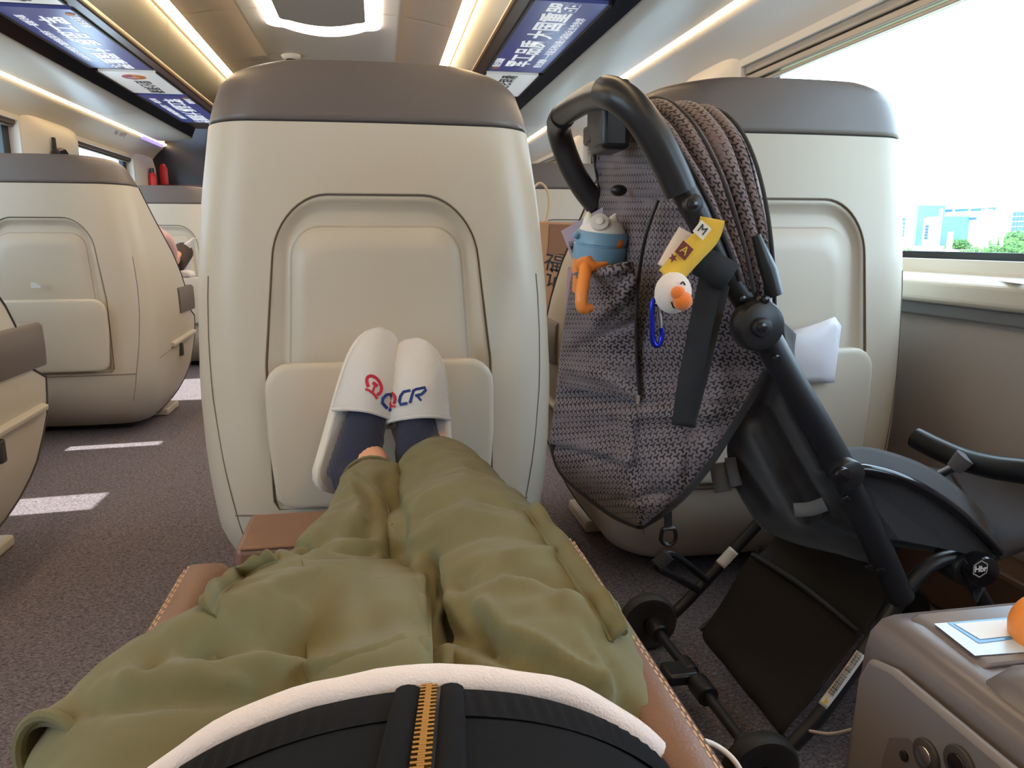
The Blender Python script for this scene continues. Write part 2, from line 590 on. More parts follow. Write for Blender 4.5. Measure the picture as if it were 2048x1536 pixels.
# ------------------------------------------------------------------ luggage racks, cove strips, posters
def strip_obj(name, m, label, group, pts, side):
    b_ = MB().loft([[(S(side, u), y, z) for u, z in pts] for y in (YA, YB - 0.02)])
    return tag(b_.build(name, m, smooth=False), label, 'light strip', group)
for side, yend in (('left', 6.85), ('right', 6.85)):
    sg = 1 if side == 'right' else -1
    rk = thing('luggage_rack', 'overhead luggage rack along the %s' % ('window side beside the pushchair' if side == 'right' else 'wall beyond the aisle'), 'luggage rack', (S(side, 1.2), 2.6, 1.85), 'overhead luggage racks')
    b_ = MB().loft([[(S(side, u), y, z) for u, z in [(1.512, 1.825), (1.505, 1.803), (1.40, 1.802), (1.30, 1.812), (1.24, 1.822), (1.226, 1.832), (1.23, 1.86), (1.5, 1.86)]] for y in (YA, yend)])
    b_.build('underside_panel', M['rackwhite'], rk, auto=50)
    for y in (2.35, 5.45):
        b_ = MB()
        b_.loft([[(S(side, u), y + dy, z - 0.0012) for u, z in [(1.50, 1.803), (1.40, 1.802), (1.30, 1.812), (1.24, 1.822)]] for dy in (0, 0.006)], cap=False, close=False)
        b_.build('panel_joint', M['greyblue'], rk)
    b_ = MB().loft([[(S(side, u), y, z) for u, z in [(1.228, 1.83), (1.196, 1.905), (1.25, 1.905)]] for y in (YA, yend)])
    b_.build('number_strip', M['black_gloss'], rk, smooth=False)
    b_ = MB().loft([[(S(side, u), y, z) for u, z in [(0.885, 1.897), (0.83, 1.894), (0.818, 1.90), (0.83, 1.93), (1.24, 1.93), (1.24, 1.906), (0.885, 1.906)]] for y in (YA, yend)])
    b_.build('lip', M['lip'], rk, smooth=False)
    b_ = MB().loft([[(S(side, u), y, z) for u, z in [(0.82, 1.897), (0.811, 1.899), (0.811, 1.909), (0.82, 1.911)]] for y in (YA, yend)])
    b_.build('edge_trim', M['gold'], rk, smooth=False)
    b_ = MB().loft([[(S(side, u), y, z) for u, z in [(0.86, 1.93), (0.845, 1.93), (0.812, 2.18), (0.86, 2.2)]] for y in (YA, yend)])
    b_.build('bin_face', M['bin'], rk, smooth=False)
    M['binjoint'] = M.get('binjoint') or mat('bin_joint', rgb(120, 112, 96), 0.5)
    for y in (1.5, 3.2, 4.6, 5.9):
        b_ = MB()
        b_.add([(S(side, 0.843), y, 1.935), (S(side, 0.843), y + 0.008, 1.935), (S(side, 0.8105), y + 0.008, 2.18), (S(side, 0.8105), y, 2.18)], [(0, 1, 2, 3)])
        b_.build('bin_joint', M['binjoint'], rk, smooth=False)
    strip_obj('light_strip', M['warm2'], 'warm light strip at the %s edge of the centre ceiling' % side, 'ceiling edge light strips', [(0.80, 2.19), (0.805, 2.20), (0.752, 2.226), (0.75, 2.214)], side)
    o = strip_obj('light_strip', M['warm'], 'warm cove light strip above the %s windows' % side, 'cove light strips', [(1.532, 1.795), (1.514, 1.802), (1.514, 1.812), (1.532, 1.812)], side)
    # closed space behind the strips
    b_ = MB().loft([[(S(side, u), y, z) for u, z in [(0.80, 2.235), (0.75, 2.235), (0.75, 2.25), (0.86, 2.25), (0.86, 2.2), (0.81, 2.2)]] for y in (YA, YB)])
    struct(b_.build('trim_12' if side == 'left' else 'trim_13', M['ceil'], smooth=False))
    # posters
    def poster(kind, y0, y1, label, text):
        ad = thing('advertisement_panel', label, 'poster', (S(side, 1.04), (y0 + y1) / 2, 1.895), 'posters under the luggage racks')
        m = M['adblue'] if kind == 'blue' else M['adwhite']
        xa, xb = sorted((S(side, 0.893), S(side, 1.185)))
        MB().box((xa, y0, 1.892), (xb, y1, 1.905)).build('poster_face', m, ad, smooth=False)
        bb = MB()
        bb.box((min(S(side, 1.185), S(side, 1.2)), y0, 1.89), (max(S(side, 1.185), S(side, 1.2)), y1, 1.905))
        bb.build('poster_frame', M['dark_trim'], ad, smooth=False)
        bb = MB()
        bb.box((min(S(side, 0.883), S(side, 0.893)), y0, 1.89), (max(S(side, 0.883), S(side, 0.893)), y1, 1.905))
        bb.build('poster_frame', M['dark_trim'], ad, smooth=False)
        X = (0, 1, 0) if side == 'left' else (0, -1, 0)
        Yv = (1, 0, 0) if side == 'left' else (-1, 0, 0)
        def at(t, u):     # t: distance along the reading direction, u: distance from the centre line
            y = y0 + t if side == 'left' else y1 - t
            return (S(side, u), y, 1.8912)
        if kind == 'blue':
            L = y1 - y0
            letters('headline', '军工品质 大国重器', M['adtext'], ad, at(L * 0.10, 1.03), X, Yv, L * 0.108, bold=0.022)
            letters('subline', '昆仑润滑——长征系列运载火箭指定合作伙伴', M['adtext'], ad, at(L * 0.10, 1.135), X, Yv, L * 0.037, bold=0.012)
            letters('brand_line', '昆仑润滑', M['adtext'], ad, at(L * 0.085, 0.92), X, Yv, L * 0.038, bold=0.015)
            MB().disc(at(L * 0.06, 0.92), (0, 0, 1), 0.018, 0.002).build('emblem', M['orange'], ad)
        else:
            L = y1 - y0
            letters('brand_line', '昆仑润滑', M['addark'], ad, at(L * 0.36, 1.04), X, Yv, L * 0.15, bold=0.015)
            c = Vector(at(L * 0.2, 1.04))
            MB().disc(c, (0, 0, 1), 0.062, 0.002).build('emblem', M['orange'], ad)
            MB().prism([c + Vector((0.062 * math.cos(a), 0.062 * math.sin(a), -0.0012)) for a in [math.pi * 0.5 + math.pi * k / 12 for k in range(13)]], (0, 0, -0.001)).build('emblem_shade', mat('emblem_red_' + side + str(int(y0)), rgb(176, 40, 56), 0.4), ad, smooth=False)  # red half of the printed emblem
            MB().prism([c + Vector(q) for q in ((-0.03, 0, -0.003), (0.0, 0.008, -0.003), (0.03, 0, -0.003), (0.0, -0.012, -0.003))], (0, 0, -0.001)).build('emblem_star', M['white'], ad, smooth=False)
        return ad
    if side == 'left':
        poster('white', 2.78, 3.36, 'white poster with round emblem at the near end of the left rack', '')
        poster('blue', 3.42, 4.50, 'nearer blue poster with white lettering under the left rack', '')
        poster('white', 4.58, 5.20, 'white poster with round red and orange emblem between the two blue left posters', '')
        poster('blue', 5.26, 6.40, 'farther blue poster with white lettering under the left rack', '')
    else:
        poster('blue', 2.98, 4.20, 'blue poster with white lettering under the right rack', '')
        poster('white', 4.27, 4.90, 'white poster with dark lettering under the right rack', '')
# lit seat number on the left strip
n5 = letters('seat_number', '5', emission('blue_digit', (0.1, 0.3, 1.0, 1), 2.0), None, P(57, 77, x=S('left', 1.213)), (0, 1, 0), (0.4, 0, 0.9), 0.07)
tag(n5, 'small lit blue seat number 5 on the dark strip of the left rack', 'seat number')
# violet glow at the far end of the left cove
o = MB().box((S('left', 1.545), 6.55, 1.782), (S('left', 1.52), 7.1, 1.80)).build('indicator_light', emission('violet', (0.35, 0.25, 1.0, 1), 1.2), smooth=False)
tag(o, 'violet indicator light at the far end of the left cove', 'indicator light')
# raised letters plate on the far left cove
o = letters('wall_lettering', 'No.  4 8 号', mat('faint_letters', rgb(120, 90, 60), 0.5), None, (S('left', 1.565), 6.0, 1.757), (0, 1, 0), (0.6, 0, 0.7), 0.05)
tag(o, 'faint dark lettering below the far left cove light', 'lettering')

# ------------------------------------------------------------------ seats
TW = [(1.322, .20), (1.316, .245), (1.305, .272), (1.285, .292), (1.25, .306), (1.215, .316), (1.07, .341), (.9, .360), (.7, .371), (.55, .368), (.4, .354), (.3, .328), (.25, .30), (.22, .277), (.2, .255)]
TE = [(1.322, .13), (1.27, .18), (1.17, .26), (1.08, .34), (.95, .50), (.82, .62), (.78, .64), (.655, .66), (.645, .775), (.5, .76), (.35, .66), (.27, .55), (.2, .40)]
def seat_w(z): return interp(TW, z)
def seat_yb(z):
    return (0.2 * ((0.5 - z) / 0.3) ** 2.6 if z < 0.5 else 0) + (0.35 * (z - 1.2) ** 2 if z > 1.2 else 0)
def seat_f(x, z):
    return seat_yb(z) + 0.022 * (x / seat_w(z)) ** 2
def shell_rows(zs, hx=0.235):
    rows = []
    for z in zs:
        w = seat_w(z)
        r = min(0.11, w * 0.45)
        xa = min(hx, 0.9 * (w - r))
        half = [(xa * k / 4, None) for k in range(5)] + [(xa + (w - r - xa) * k / 2, None) for k in (1, 2)]
        pts = [(x, seat_f(x, z)) for x, _ in half]
        yc = seat_f(w - r, z)
        for k in range(1, 9):
            a = math.pi / 2 * k / 8
            pts.append((w - r + r * math.sin(a), yc + r * 1.15 * (1 - math.cos(a))))
        ye = max(interp(TE, z), pts[-1][1] + 0.01)
        y1 = pts[-1][1]
        for k in range(1, 7):
            pts.append((w, y1 + (ye - y1) * k / 6))
        rows.append([(-x, y, z - FL) for x, y in reversed(pts[1:])] + [(x, y, z - FL) for x, y in pts])
    return rows
def polar(hw, z0, z1, rt, rb, zc, n=128, sup=0.0):
    """rounded rectangle outline as points around (0, zc)"""
    pts = []
    for k in range(n):
        a = 2 * math.pi * k / n
        dx, dz = math.cos(a), math.sin(a)
        lo, hi = 0.0, 2.0
        for _ in range(40):
            m_ = (lo + hi) / 2
            x, z = abs(dx * m_), zc + dz * m_
            r = rt if z > zc else rb
            inside = x <= hw and z0 <= z <= z1
            if inside and x > hw - r:
                if z > z1 - r: inside = math.hypot(x - hw + r, z - z1 + r) <= r
                elif z < z0 + r: inside = math.hypot(x - hw + r, z - z0 - r) <= r
            if inside: lo = m_
            else: hi = m_
        pts.append((dx * lo, zc + dz * lo))
    return pts
def build_seat(label, loc):
    t = thing('train_seat', label, 'seat', loc, 'business class train seats')
    kids = []
    def K(o):
        kids.append(o)
        o.parent = t
        o.matrix_parent_inverse = Matrix.Identity(4)
        o.location = (0, 0, 0)
        return o
    # cream shell with a rectangular opening for the recessed panel
    zs = [.2, .21, .225, .25, .28, .32, .36, .4, .43, .46] + [.46 + .64 * k / 12 for k in range(1, 13)] + [1.14, 1.18, 1.212]
    rows = shell_rows(zs)
    mb = MB()
    mb.v = [Vector(p) for r in rows for p in r]
    n = len(rows[0])
    mid = n // 2
    for i in range(len(rows) - 1):
        for j in range(n - 1):
            if 0.459 <= zs[i] < 1.099 and mid - 4 <= j < mid + 4:
                continue
            mb.f.append((i * n + j, i * n + j + 1, (i + 1) * n + j + 1, (i + 1) * n + j))
    sh = K(mb.build('shell', [M['cream'], M['dark_trim']], smooth=True, auto=0))
    md = sh.modifiers.new('solid', 'SOLIDIFY')
    md.thickness = 0.035
    md.offset = 1
    md.use_rim = False
    # which way the offset goes is fixed by the winding: make it inwards
    me = sh.data
    c0 = sum((p.normal.y for p in me.polygons if abs(p.center.x) < .3 and p.center.y < .1), 0.0)
    md.offset = -1 if c0 < 0 else 1
    for s in (0, -1):
        K(MB().tube([Vector(r[s]) + Vector((0, .002, 0)) for r in rows], .0035, 8).build('edge_trim', M['dark_trim']))
    # underside
    mb = MB()
    mb.add(rows[0], [tuple(range(n))])
    K(mb.build('shell_base', M['cream'], smooth=False))
    # grey band
    zs = [1.218, 1.226, 1.25, 1.27, 1.285, 1.297, 1.306, 1.313, 1.318, 1.3215]
    rows = shell_rows(zs)
    rows = [[(p[0] * .992, p[1] + .003, rows[0][0][2] - .004) for p in rows[0]]] + rows
    mb = MB().loft(rows, cap=True)
    K(mb.build('headrest_band', M['band'], smooth=True, auto=55))
    mb = MB()
    rr = shell_rows([1.2125, 1.2175])
    mb.grid([[(p[0] * .99, p[1] + .004, p[2]) for p in r] for r in rr])
    K(mb.build('seam', M['dark_trim'], smooth=True))
    # recessed back panel
    zc = .78
    def ring(pts, dy):
        return [(x, seat_f(x, z) + dy, z - FL) for x, z in pts]
    R0 = polar(.235, .46, 1.10, .0001, .0001, zc)
    def tap(pts, k):
        return [(x * (1 - k * max(0.0, (z - .76) / .25) + .02 * k * max(0.0, (.7 - z) / .2)), z) for x, z in pts]
    A = polar(.222, .462, 1.084, .115, .01, zc)
    A = tap(A, .13)
    def ins(d, dd=0): return tap(polar(.222 - d, .462 + dd, 1.084 - d, max(.115 - d, .03), .01, zc), .13 - d * 1.2)
    B = tap(polar(.178, .49, 1.026, .06, .02, zc), .085)
    B2 = tap(polar(.1763, .492, 1.0243, .059, .02, zc), .085)
    B3 = tap(polar(.1742, .494, 1.0222, .057, .02, zc), .085)
    Ao = tap(polar(.2245, .4605, 1.0865, .117, .01, zc), .13)
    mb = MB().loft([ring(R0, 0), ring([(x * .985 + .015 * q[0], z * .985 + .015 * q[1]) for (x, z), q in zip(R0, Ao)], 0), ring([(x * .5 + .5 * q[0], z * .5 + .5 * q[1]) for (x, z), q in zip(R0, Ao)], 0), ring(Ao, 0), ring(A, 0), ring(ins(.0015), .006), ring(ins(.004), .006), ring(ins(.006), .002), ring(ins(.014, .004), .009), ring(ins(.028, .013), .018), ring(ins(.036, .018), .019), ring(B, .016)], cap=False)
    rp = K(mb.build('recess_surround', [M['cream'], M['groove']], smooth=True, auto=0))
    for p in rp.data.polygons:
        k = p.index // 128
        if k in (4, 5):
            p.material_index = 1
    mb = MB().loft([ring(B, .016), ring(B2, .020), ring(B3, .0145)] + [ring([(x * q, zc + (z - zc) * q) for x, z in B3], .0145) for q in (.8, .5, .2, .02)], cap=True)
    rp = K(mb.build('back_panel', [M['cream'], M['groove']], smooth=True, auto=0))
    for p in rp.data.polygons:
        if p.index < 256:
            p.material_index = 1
    # magazine pocket
    def pocket(d, dy):
        pts = polar(.222 - d, .474 + d, .766 - d, .05 - d * .5, .03, .62, 96)
        return [(x * (1 - .10 * max(0, (.62 - z)) / .15 * .5), seat_f(x, z) + dy, z - FL) for x, z in pts]
    mb = MB().loft([pocket(.012, -.008), pocket(.004, -.009), pocket(0, -.013), pocket(0, -.024), pocket(.001, -.0285), pocket(.004, -.031), pocket(.012, -.033), pocket(.1, -.034)], cap=True)
    K(mb.build('magazine_pocket', M['cream'], smooth=True, auto=0))
    # seams of the lower cover
    mb = MB()
    for z in (.452,):
        mb.tube([(x, seat_f(x, z) - .0002, z - FL + .02 * (abs(x) > .25) * (abs(x) - .25)) for x in [-.3 + .6 * k / 20 for k in range(21)]], .0016, 6)
    K(mb.build('cover_seam', M['groove'], smooth=True))
    for s in (-1, 1):
        pts = []
        for k in range(16):
            z = .93 - k * .04
            w = seat_w(z)
            x = w - .035 - .0 * k + (.0 if k < 3 else -.0018 * (k - 3) ** 1.2)
            r = .11
            dx = max(0, x - (w - r)) / r
            pts.append((s * x, seat_f(w - r, z) + r * 1.15 * (1 - math.sqrt(max(0, 1 - dx * dx))) - .0005, z - FL))
        K(MB().tube(pts, .0011, 6).build('side_seam', M['groove']))
    for s in (-1, 1):
        # grey armrest console at the front end of each side
        def sec(y, k):
            w = seat_w(.7) + .006
            pts = [(w - .115, .655), (w, .655), (w + .002, .70), (w, .765), (w - .008, .775), (w - .105, .775), (w - .115, .765)]
            cx_, cz_ = w - .057, .715
            return [(s * (cx_ + (x - cx_) * k), y, cz_ + (z - cz_) * k - FL) for x, z in pts]
        K(MB().loft([sec(.50, .98), sec(.51, 1), sec(.765, 1), sec(.778, .97), sec(.783, .9)]).build('armrest_console', M['band'], smooth=True, auto=45))
        def sec2(z):
            w = seat_w(z)
            ye = interp(TE, z)
            return [(s * (w - .11), .3, z - FL), (s * (w - .034), .3, z - FL), (s * (w - .034), ye - .012, z - FL), (s * (w - .045), ye, z - FL), (s * (w - .10), ye, z - FL), (s * (w - .11), ye - .012, z - FL)]
        K(MB().loft([sec2(z) for z in (.30, .35, .45, .55, .654)]).build('inner_side_panel', M['band'], smooth=False))
        w = seat_w(.53) + .004
        K(MB().loft([[(s * (w - .008), y, .53 + .03 * (y - .33) - FL - .014), (s * (w + .012), y, .53 + .03 * (y - .33) - FL - .010), (s * (w + .014), y, .53 + .03 * (y - .33) - FL + .006), (s * (w - .008), y, .53 + .03 * (y - .33) - FL + .012)] for y in (.33, .45, .6, .74)]).build('side_rail', M['cream'], bevel=.004))
        K(MB().box((s * (w - .02) - .002, .47, .455 - FL), (s * (w - .02) + .0235 * s + .002, .50, .515 - FL)).build('release_slot', M['dark_trim'], bevel=.006))
        pts = [(s * (seat_w(z) + .0006), y, z - FL) for y, z in ((.14, .50), (.25, .505), (.36, .515))]
        K(MB().tube(bezier(pts, 4), .0011, 6).build('side_seam', M['groove']))
        K(MB().box((min(s * .2, s * .29), .46, .001), (max(s * .2, s * .29), .66, .035)).build('foot_bracket', M['cream'], bevel=.008))
    # seat cushion, pad and floor pedestal
    K(MB().box((-.23, .14, .23), (.23, .80, .36)).build('cushion', M['leather'], bevel=.05, seg=4))
    K(MB().loft([[(-.22, y0, z - FL), (.22, y0, z - FL), (.21, y0 + .09, z - FL), (-.21, y0 + .09, z - FL)] for y0, z in ((.12, .55), (.09, .8), (.07, 1.1), (.06, 1.2), (.07, 1.25))]).build('back_cushion', M['leather'], bevel=.03, seg=3))
    K(MB().box((-.2, .25, 0), (.2, .60, .20)).build('pedestal', M['dark_trim'], bevel=.02))
    return t, kids
seat_positions = [
    ('cream shell train seat straight ahead, its back pocket behind the white slippers', 0.0, 1.47),
    ('cream shell train seat by the right window, largely behind the pushchair', 0.85, 1.47),
    ('cream shell train seat nearest on the left, only its grey armrest end in view', -1.30, 1.47),
    ('cream shell train seat across the aisle with its whole back in view', -1.30, 3.22),
    ('cream shell train seat directly beyond the one with the white slippers', 0.0, 3.22),
    ('cream shell train seat beyond the pushchair with a paper bag hung on it', 0.85, 3.22),
    ('far cream shell train seat on the left with slippered feet against it', -1.30, 4.97),
    ('far middle cream shell train seat in the last row', 0.0, 4.97),
    ('far right cream shell train seat in the last row', 0.85, 4.97)]
proto, kids = build_seat(seat_positions[0][0], (0.0, 1.47, FL))
for lab, x, y in seat_positions[1:]:
    t = proto.copy()
    C.collection.objects.link(t)
    t.location = (x, y, FL)
    t['label'] = lab
    for k in kids:
        c = k.copy()
        C.collection.objects.link(c)
        c.parent = t
# ------------------------------------------------------------------ outside the right windows
M['ground'] = mat('gravel_ground', rgb(122, 106, 104), 0.9, var=0.25, vscale=0.6)
M['grass'] = mat('grass_ground', rgb(112, 120, 88), 0.9, var=0.2, vscale=0.8)
M['bush'] = mat('bush_leaves', rgb(60, 104, 44), 0.8, var=0.35, vscale=3)
M['bwhite'] = mat('white_cladding', rgb(205, 212, 216), 0.6)
M['bblue'] = mat('pale_blue_trim', rgb(112, 152, 174), 0.6)
M['bwin'] = mat('building_window', rgb(60, 96, 140), 0.3)
GZ = 0.30
o = MB().box((2.5, -60, GZ - .1), (320, 260, GZ)).build('ground', M['ground'], smooth=False)
struct(o)
o = MB().box((2.6, -20, GZ), (19, 60, GZ + .02)).build('lawn', M['grass'], smooth=False)
struct(o)
# long white works building with blue framed gate bays
def on_build(px, py, X): return P(px, py, x=X)
BX = 62.0
bld = thing('factory_building', 'long white works building with blue framed gates outside the window', 'building', (BX, 60, GZ))
MB().box((BX, 0, GZ), (BX + 25, 110, P(1900, 395, x=BX).z)).build('wall', M['bwhite'], bld, smooth=False)
def bay(p0, p1, X, nm):
    a, b = P(*p0, x=X), P(*p1, x=X)
    y0, y1 = sorted((a.y, b.y))
    MB().box((X - .3, y0, GZ), (X + 3, y1, a.z)).build(nm, M['bblue'], bld, smooth=False)
    d = (y1 - y0) * .08
    MB().box((X - .5, y0 + d, GZ), (X - .3, y1 - d, a.z - d * .6)).build('gate', M['bwhite'], bld, smooth=False)
    g = MB()
    for k in range(4):
        for j in range(5):
            yy = y0 + (y1 - y0) * (.35 + .075 * k)
            zz = GZ + (a.z - GZ) * (.22 + .1 * j)
            g.box((X - .56, yy, zz), (X - .5, yy + (y1 - y0) * .06, zz + (a.z - GZ) * .08))
    g.build('window', M['bwin'], bld, smooth=False)
bay((1786, 414), (1842, 416), 58, 'gate_bay')
bay((1846, 434), (1890, 436), 59, 'gate_bay')
bay((2008, 396), (2100, 396), 57, 'gate_bay')
bay((1960, 424), (2006, 426), 59, 'gate_bay')
for k, (px, py) in enumerate(((1865, 422), (1893, 421), (1923, 420), (1955, 419), (1990, 417), (1910, 438), (1942, 437))):
    v = P(px, py, x=BX - .02)
    MB().box((BX - .06, v.y - .9, v.z - .12), (BX, v.y + .9, v.z + .12)).build('strip_window', M['bwin'], bld, smooth=False)
# distant tree line over the roof, track, poles, bushes
def bush(c, r, n, lab, cat='bush', sq=.8, seed=1, grp='bushes outside the window'):
    rnd = random.Random(seed)
    mb = MB()
    for k in range(n):
        d = Vector((rnd.gauss(0, 1), rnd.gauss(0, 1), rnd.gauss(0, 1))).normalized() * (rnd.random() ** .4)
        p = Vector(c) + Vector((d.x * r, d.y * r, abs(d.z) * r * sq))
        a = Vector((rnd.gauss(0, 1), rnd.gauss(0, 1), rnd.gauss(0, 1))).normalized() * r * .11
        b2 = a.orthogonal().normalized() * r * .05
        mb.add([p - a, p + b2, p + a, p - b2], [(0, 1, 2, 3)])
    return tag(mb.build('bush', M['bush'], smooth=False), lab, cat, grp)
for i, (px, X, r) in enumerate(((1950, 14, .62), (2022, 15.5, .8), (2085, 13.5, .6), (1815, 16, .5), (2000, 34, 1.0), (1916, 40, .9), (2040, 38, 1.5))):
    v = P(px, 500, x=X)
    bush((v.x, v.y, GZ + .02), r, 900, ['bright round bush outside the window, middle of the pane', 'bright tall bush outside at the right edge of the view', 'bright bush just beyond the right edge of the window view',
         'low bright bush outside next to the seat edge', 'dark far bush in front of the right blue gate', 'small dark far bush in front of the white building', 'broad far bush under the right blue gate'][i], seed=i)
for i, (px, X, h, w) in enumerate(((1862, 17, 1.3, .07), (1967, 17.5, 1.55, .10), (1900, 24, 1.0, .08), (1990, 26, 2.6, .07), (2003, 28, 2.3, .06), (1876, 28, 2.2, .06))):
    v = P(px, 480, x=X)
    tag(MB().box((v.x - w, v.y - w, GZ), (v.x + w, v.y + w, GZ + h)).build('fence_post', M['wall'], smooth=False),
        ['pale post outside the window, nearest the seat', 'tallest pale post outside in the middle of the pane', 'short pale post beside the track outside', 'thin far post before the right gate', 'thin far post left of the right gate', 'thin far post before the left gates'][i], 'post', 'posts outside the window')
hl = MB()
rows = []
for k in range(60):
    y = -20 + 5 * k
    h = 17.5 + 1.6 * noise.noise(Vector((y * .05, 0, 0))) + .8 * noise.noise(Vector((y * .3, 3, 0)))
    rows.append([(150, y, GZ), (150, y, h * .8), (156, y, h), (170, y, h), (175, y, GZ)])
hl.grid(rows)
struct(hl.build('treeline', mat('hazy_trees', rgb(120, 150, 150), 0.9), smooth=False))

# ------------------------------------------------------------------ pushchair
def pattern_mat():
    """grey cloth printed with a lattice of small three-armed stars of varying stroke width"""
    m = bpy.data.materials.new('star_print_cloth')
    m.use_nodes = True
    nt = m.node_tree
    L = nt.links
    b = nt.nodes['Principled BSDF']
    b.inputs['Roughness'].default_value = 0.72
    b.inputs['Sheen Weight'].default_value = 0.15
    def nd(t, **k):
        n = nt.nodes.new(t)
        for a, v in k.items():
            setattr(n, a, v)
        return n
    def vm(op, a, bb=None):
        n = nd('ShaderNodeVectorMath', operation=op)
        for i, q in enumerate((a, bb)):
            if q is None: continue
            if isinstance(q, (tuple, list)): n.inputs[i].default_value = q
            elif isinstance(q, float): n.inputs['Scale'].default_value = q
            else: L.new(q, n.inputs[i] if not (op == 'SCALE' and i == 1) else n.inputs['Scale'])
        return n
    def mm(op, a, bb=None, c=None):
        n = nd('ShaderNodeMath', operation=op)
        for i, q in enumerate((a, bb, c)):
            if q is None: continue
            if isinstance(q, (int, float)): n.inputs[i].default_value = q
            else: L.new(q, n.inputs[i])
        return n.outputs[0]
    tc = nd('ShaderNodeTexCoord')
    cell = 0.0118
    p = vm('SCALE', tc.outputs['UV'], 1 / cell).outputs[0]
    s3 = 3 ** .5
    def wrap(off):
        q = vm('ADD', p, off).outputs[0]
        n = nd('ShaderNodeVectorMath', operation='WRAP')
        L.new(q, n.inputs[0])
        n.inputs[1].default_value = (.5, s3 / 2, 1)
        n.inputs[2].default_value = (-.5, -s3 / 2, -1)
        return n.outputs[0]
    a, c = wrap((0, 0, 0)), wrap((.5, s3 / 2, 0))
    la, lc = vm('LENGTH', a).outputs['Value'], vm('LENGTH', c).outputs['Value']
    sel = mm('LESS_THAN', lc, la)
    mx = nd('ShaderNodeMix', data_type='VECTOR')
    L.new(sel, mx.inputs['Factor'])
    L.new(a, mx.inputs[4])
    L.new(c, mx.inputs[5])
    g = mx.outputs[1]
    ds = []
    for ang in (60, 180, 300):
        u = (math.cos(math.radians(ang)), math.sin(math.radians(ang)), 0)
        dt = vm('DOT_PRODUCT', g, u).outputs['Value']
        t = mm('MINIMUM', mm('MAXIMUM', dt, 0.0), 0.40)
        sc = nd('ShaderNodeVectorMath', operation='SCALE')
        sc.inputs[0].default_value = u
        L.new(t, sc.inputs['Scale'])
        ds.append(vm('LENGTH', vm('SUBTRACT', g, sc.outputs[0]).outputs[0]).outputs['Value'])
    d = mm('MINIMUM', mm('MINIMUM', ds[0], ds[1]), ds[2])
    mp = nd('ShaderNodeMapping')
    mp.inputs['Scale'].default_value = (9, 22, 1)
    L.new(tc.outputs['UV'], mp.inputs['Vector'])
    n = nd('ShaderNodeTexNoise')
    n.inputs['Scale'].default_value = 1.3
    n.inputs['Detail'].default_value = 2
    L.new(mp.outputs[0], n.inputs['Vector'])
    w = mm('MULTIPLY_ADD', n.outputs['Fac'], 0.34, -0.07)
    line = mm('LESS_THAN', d, w)
    c2 = nd('ShaderNodeMix', data_type='RGBA')
    L.new(line, c2.inputs['Factor'])
    c2.inputs[6].default_value = rgb(124, 113, 120)
    c2.inputs[7].default_value = rgb(22, 21, 29)
    L.new(c2.outputs[2], b.inputs['Base Color'])
    wv = nd('ShaderNodeTexNoise')
    wv.inputs['Scale'].default_value = 2500
    L.new(tc.outputs['UV'], wv.inputs['Vector'])
    bp = nd('ShaderNodeBump')
    bp.inputs['Strength'].default_value = 0.15
    bp.inputs['Distance'].default_value = 0.001
    L.new(wv.outputs['Fac'], bp.inputs['Height'])
    L.new(bp.outputs['Normal'], b.inputs['Normal'])
    return m
M['print'] = pattern_mat()
M['blackcloth'] = mat('black_cloth', rgb(40, 40, 46), 0.85, bump=0.3, bscale=700, sheen=0.2)
M['webbing'] = mat('black_webbing', rgb(36, 38, 44), 0.8, bump=0.4, bscale=900)
M['tube'] = mat('black_anodised_tube', rgb(30, 32, 38), 0.38)
M['foam'] = mat('black_foam_grip', rgb(34, 34, 38), 0.36)
M['basket'] = mat('basket_cloth', rgb(34, 30, 30), 0.85, bump=0.25, bscale=500)
M['paper'] = mat('white_label', rgb(225, 225, 225), 0.5)
YN, YF = 0.90, 1.30
def N(px, py, y=YN): return P(px, py, y=y)
def Q(px, py, y=YF): return P(px, py, y=y)
base = P(1520, 1540, z=FL + .06)
pc = thing('pushchair', 'black and grey folding pushchair with star-print cloth standing before the right seat', 'pushchair', (0.62, 1.1, FL))

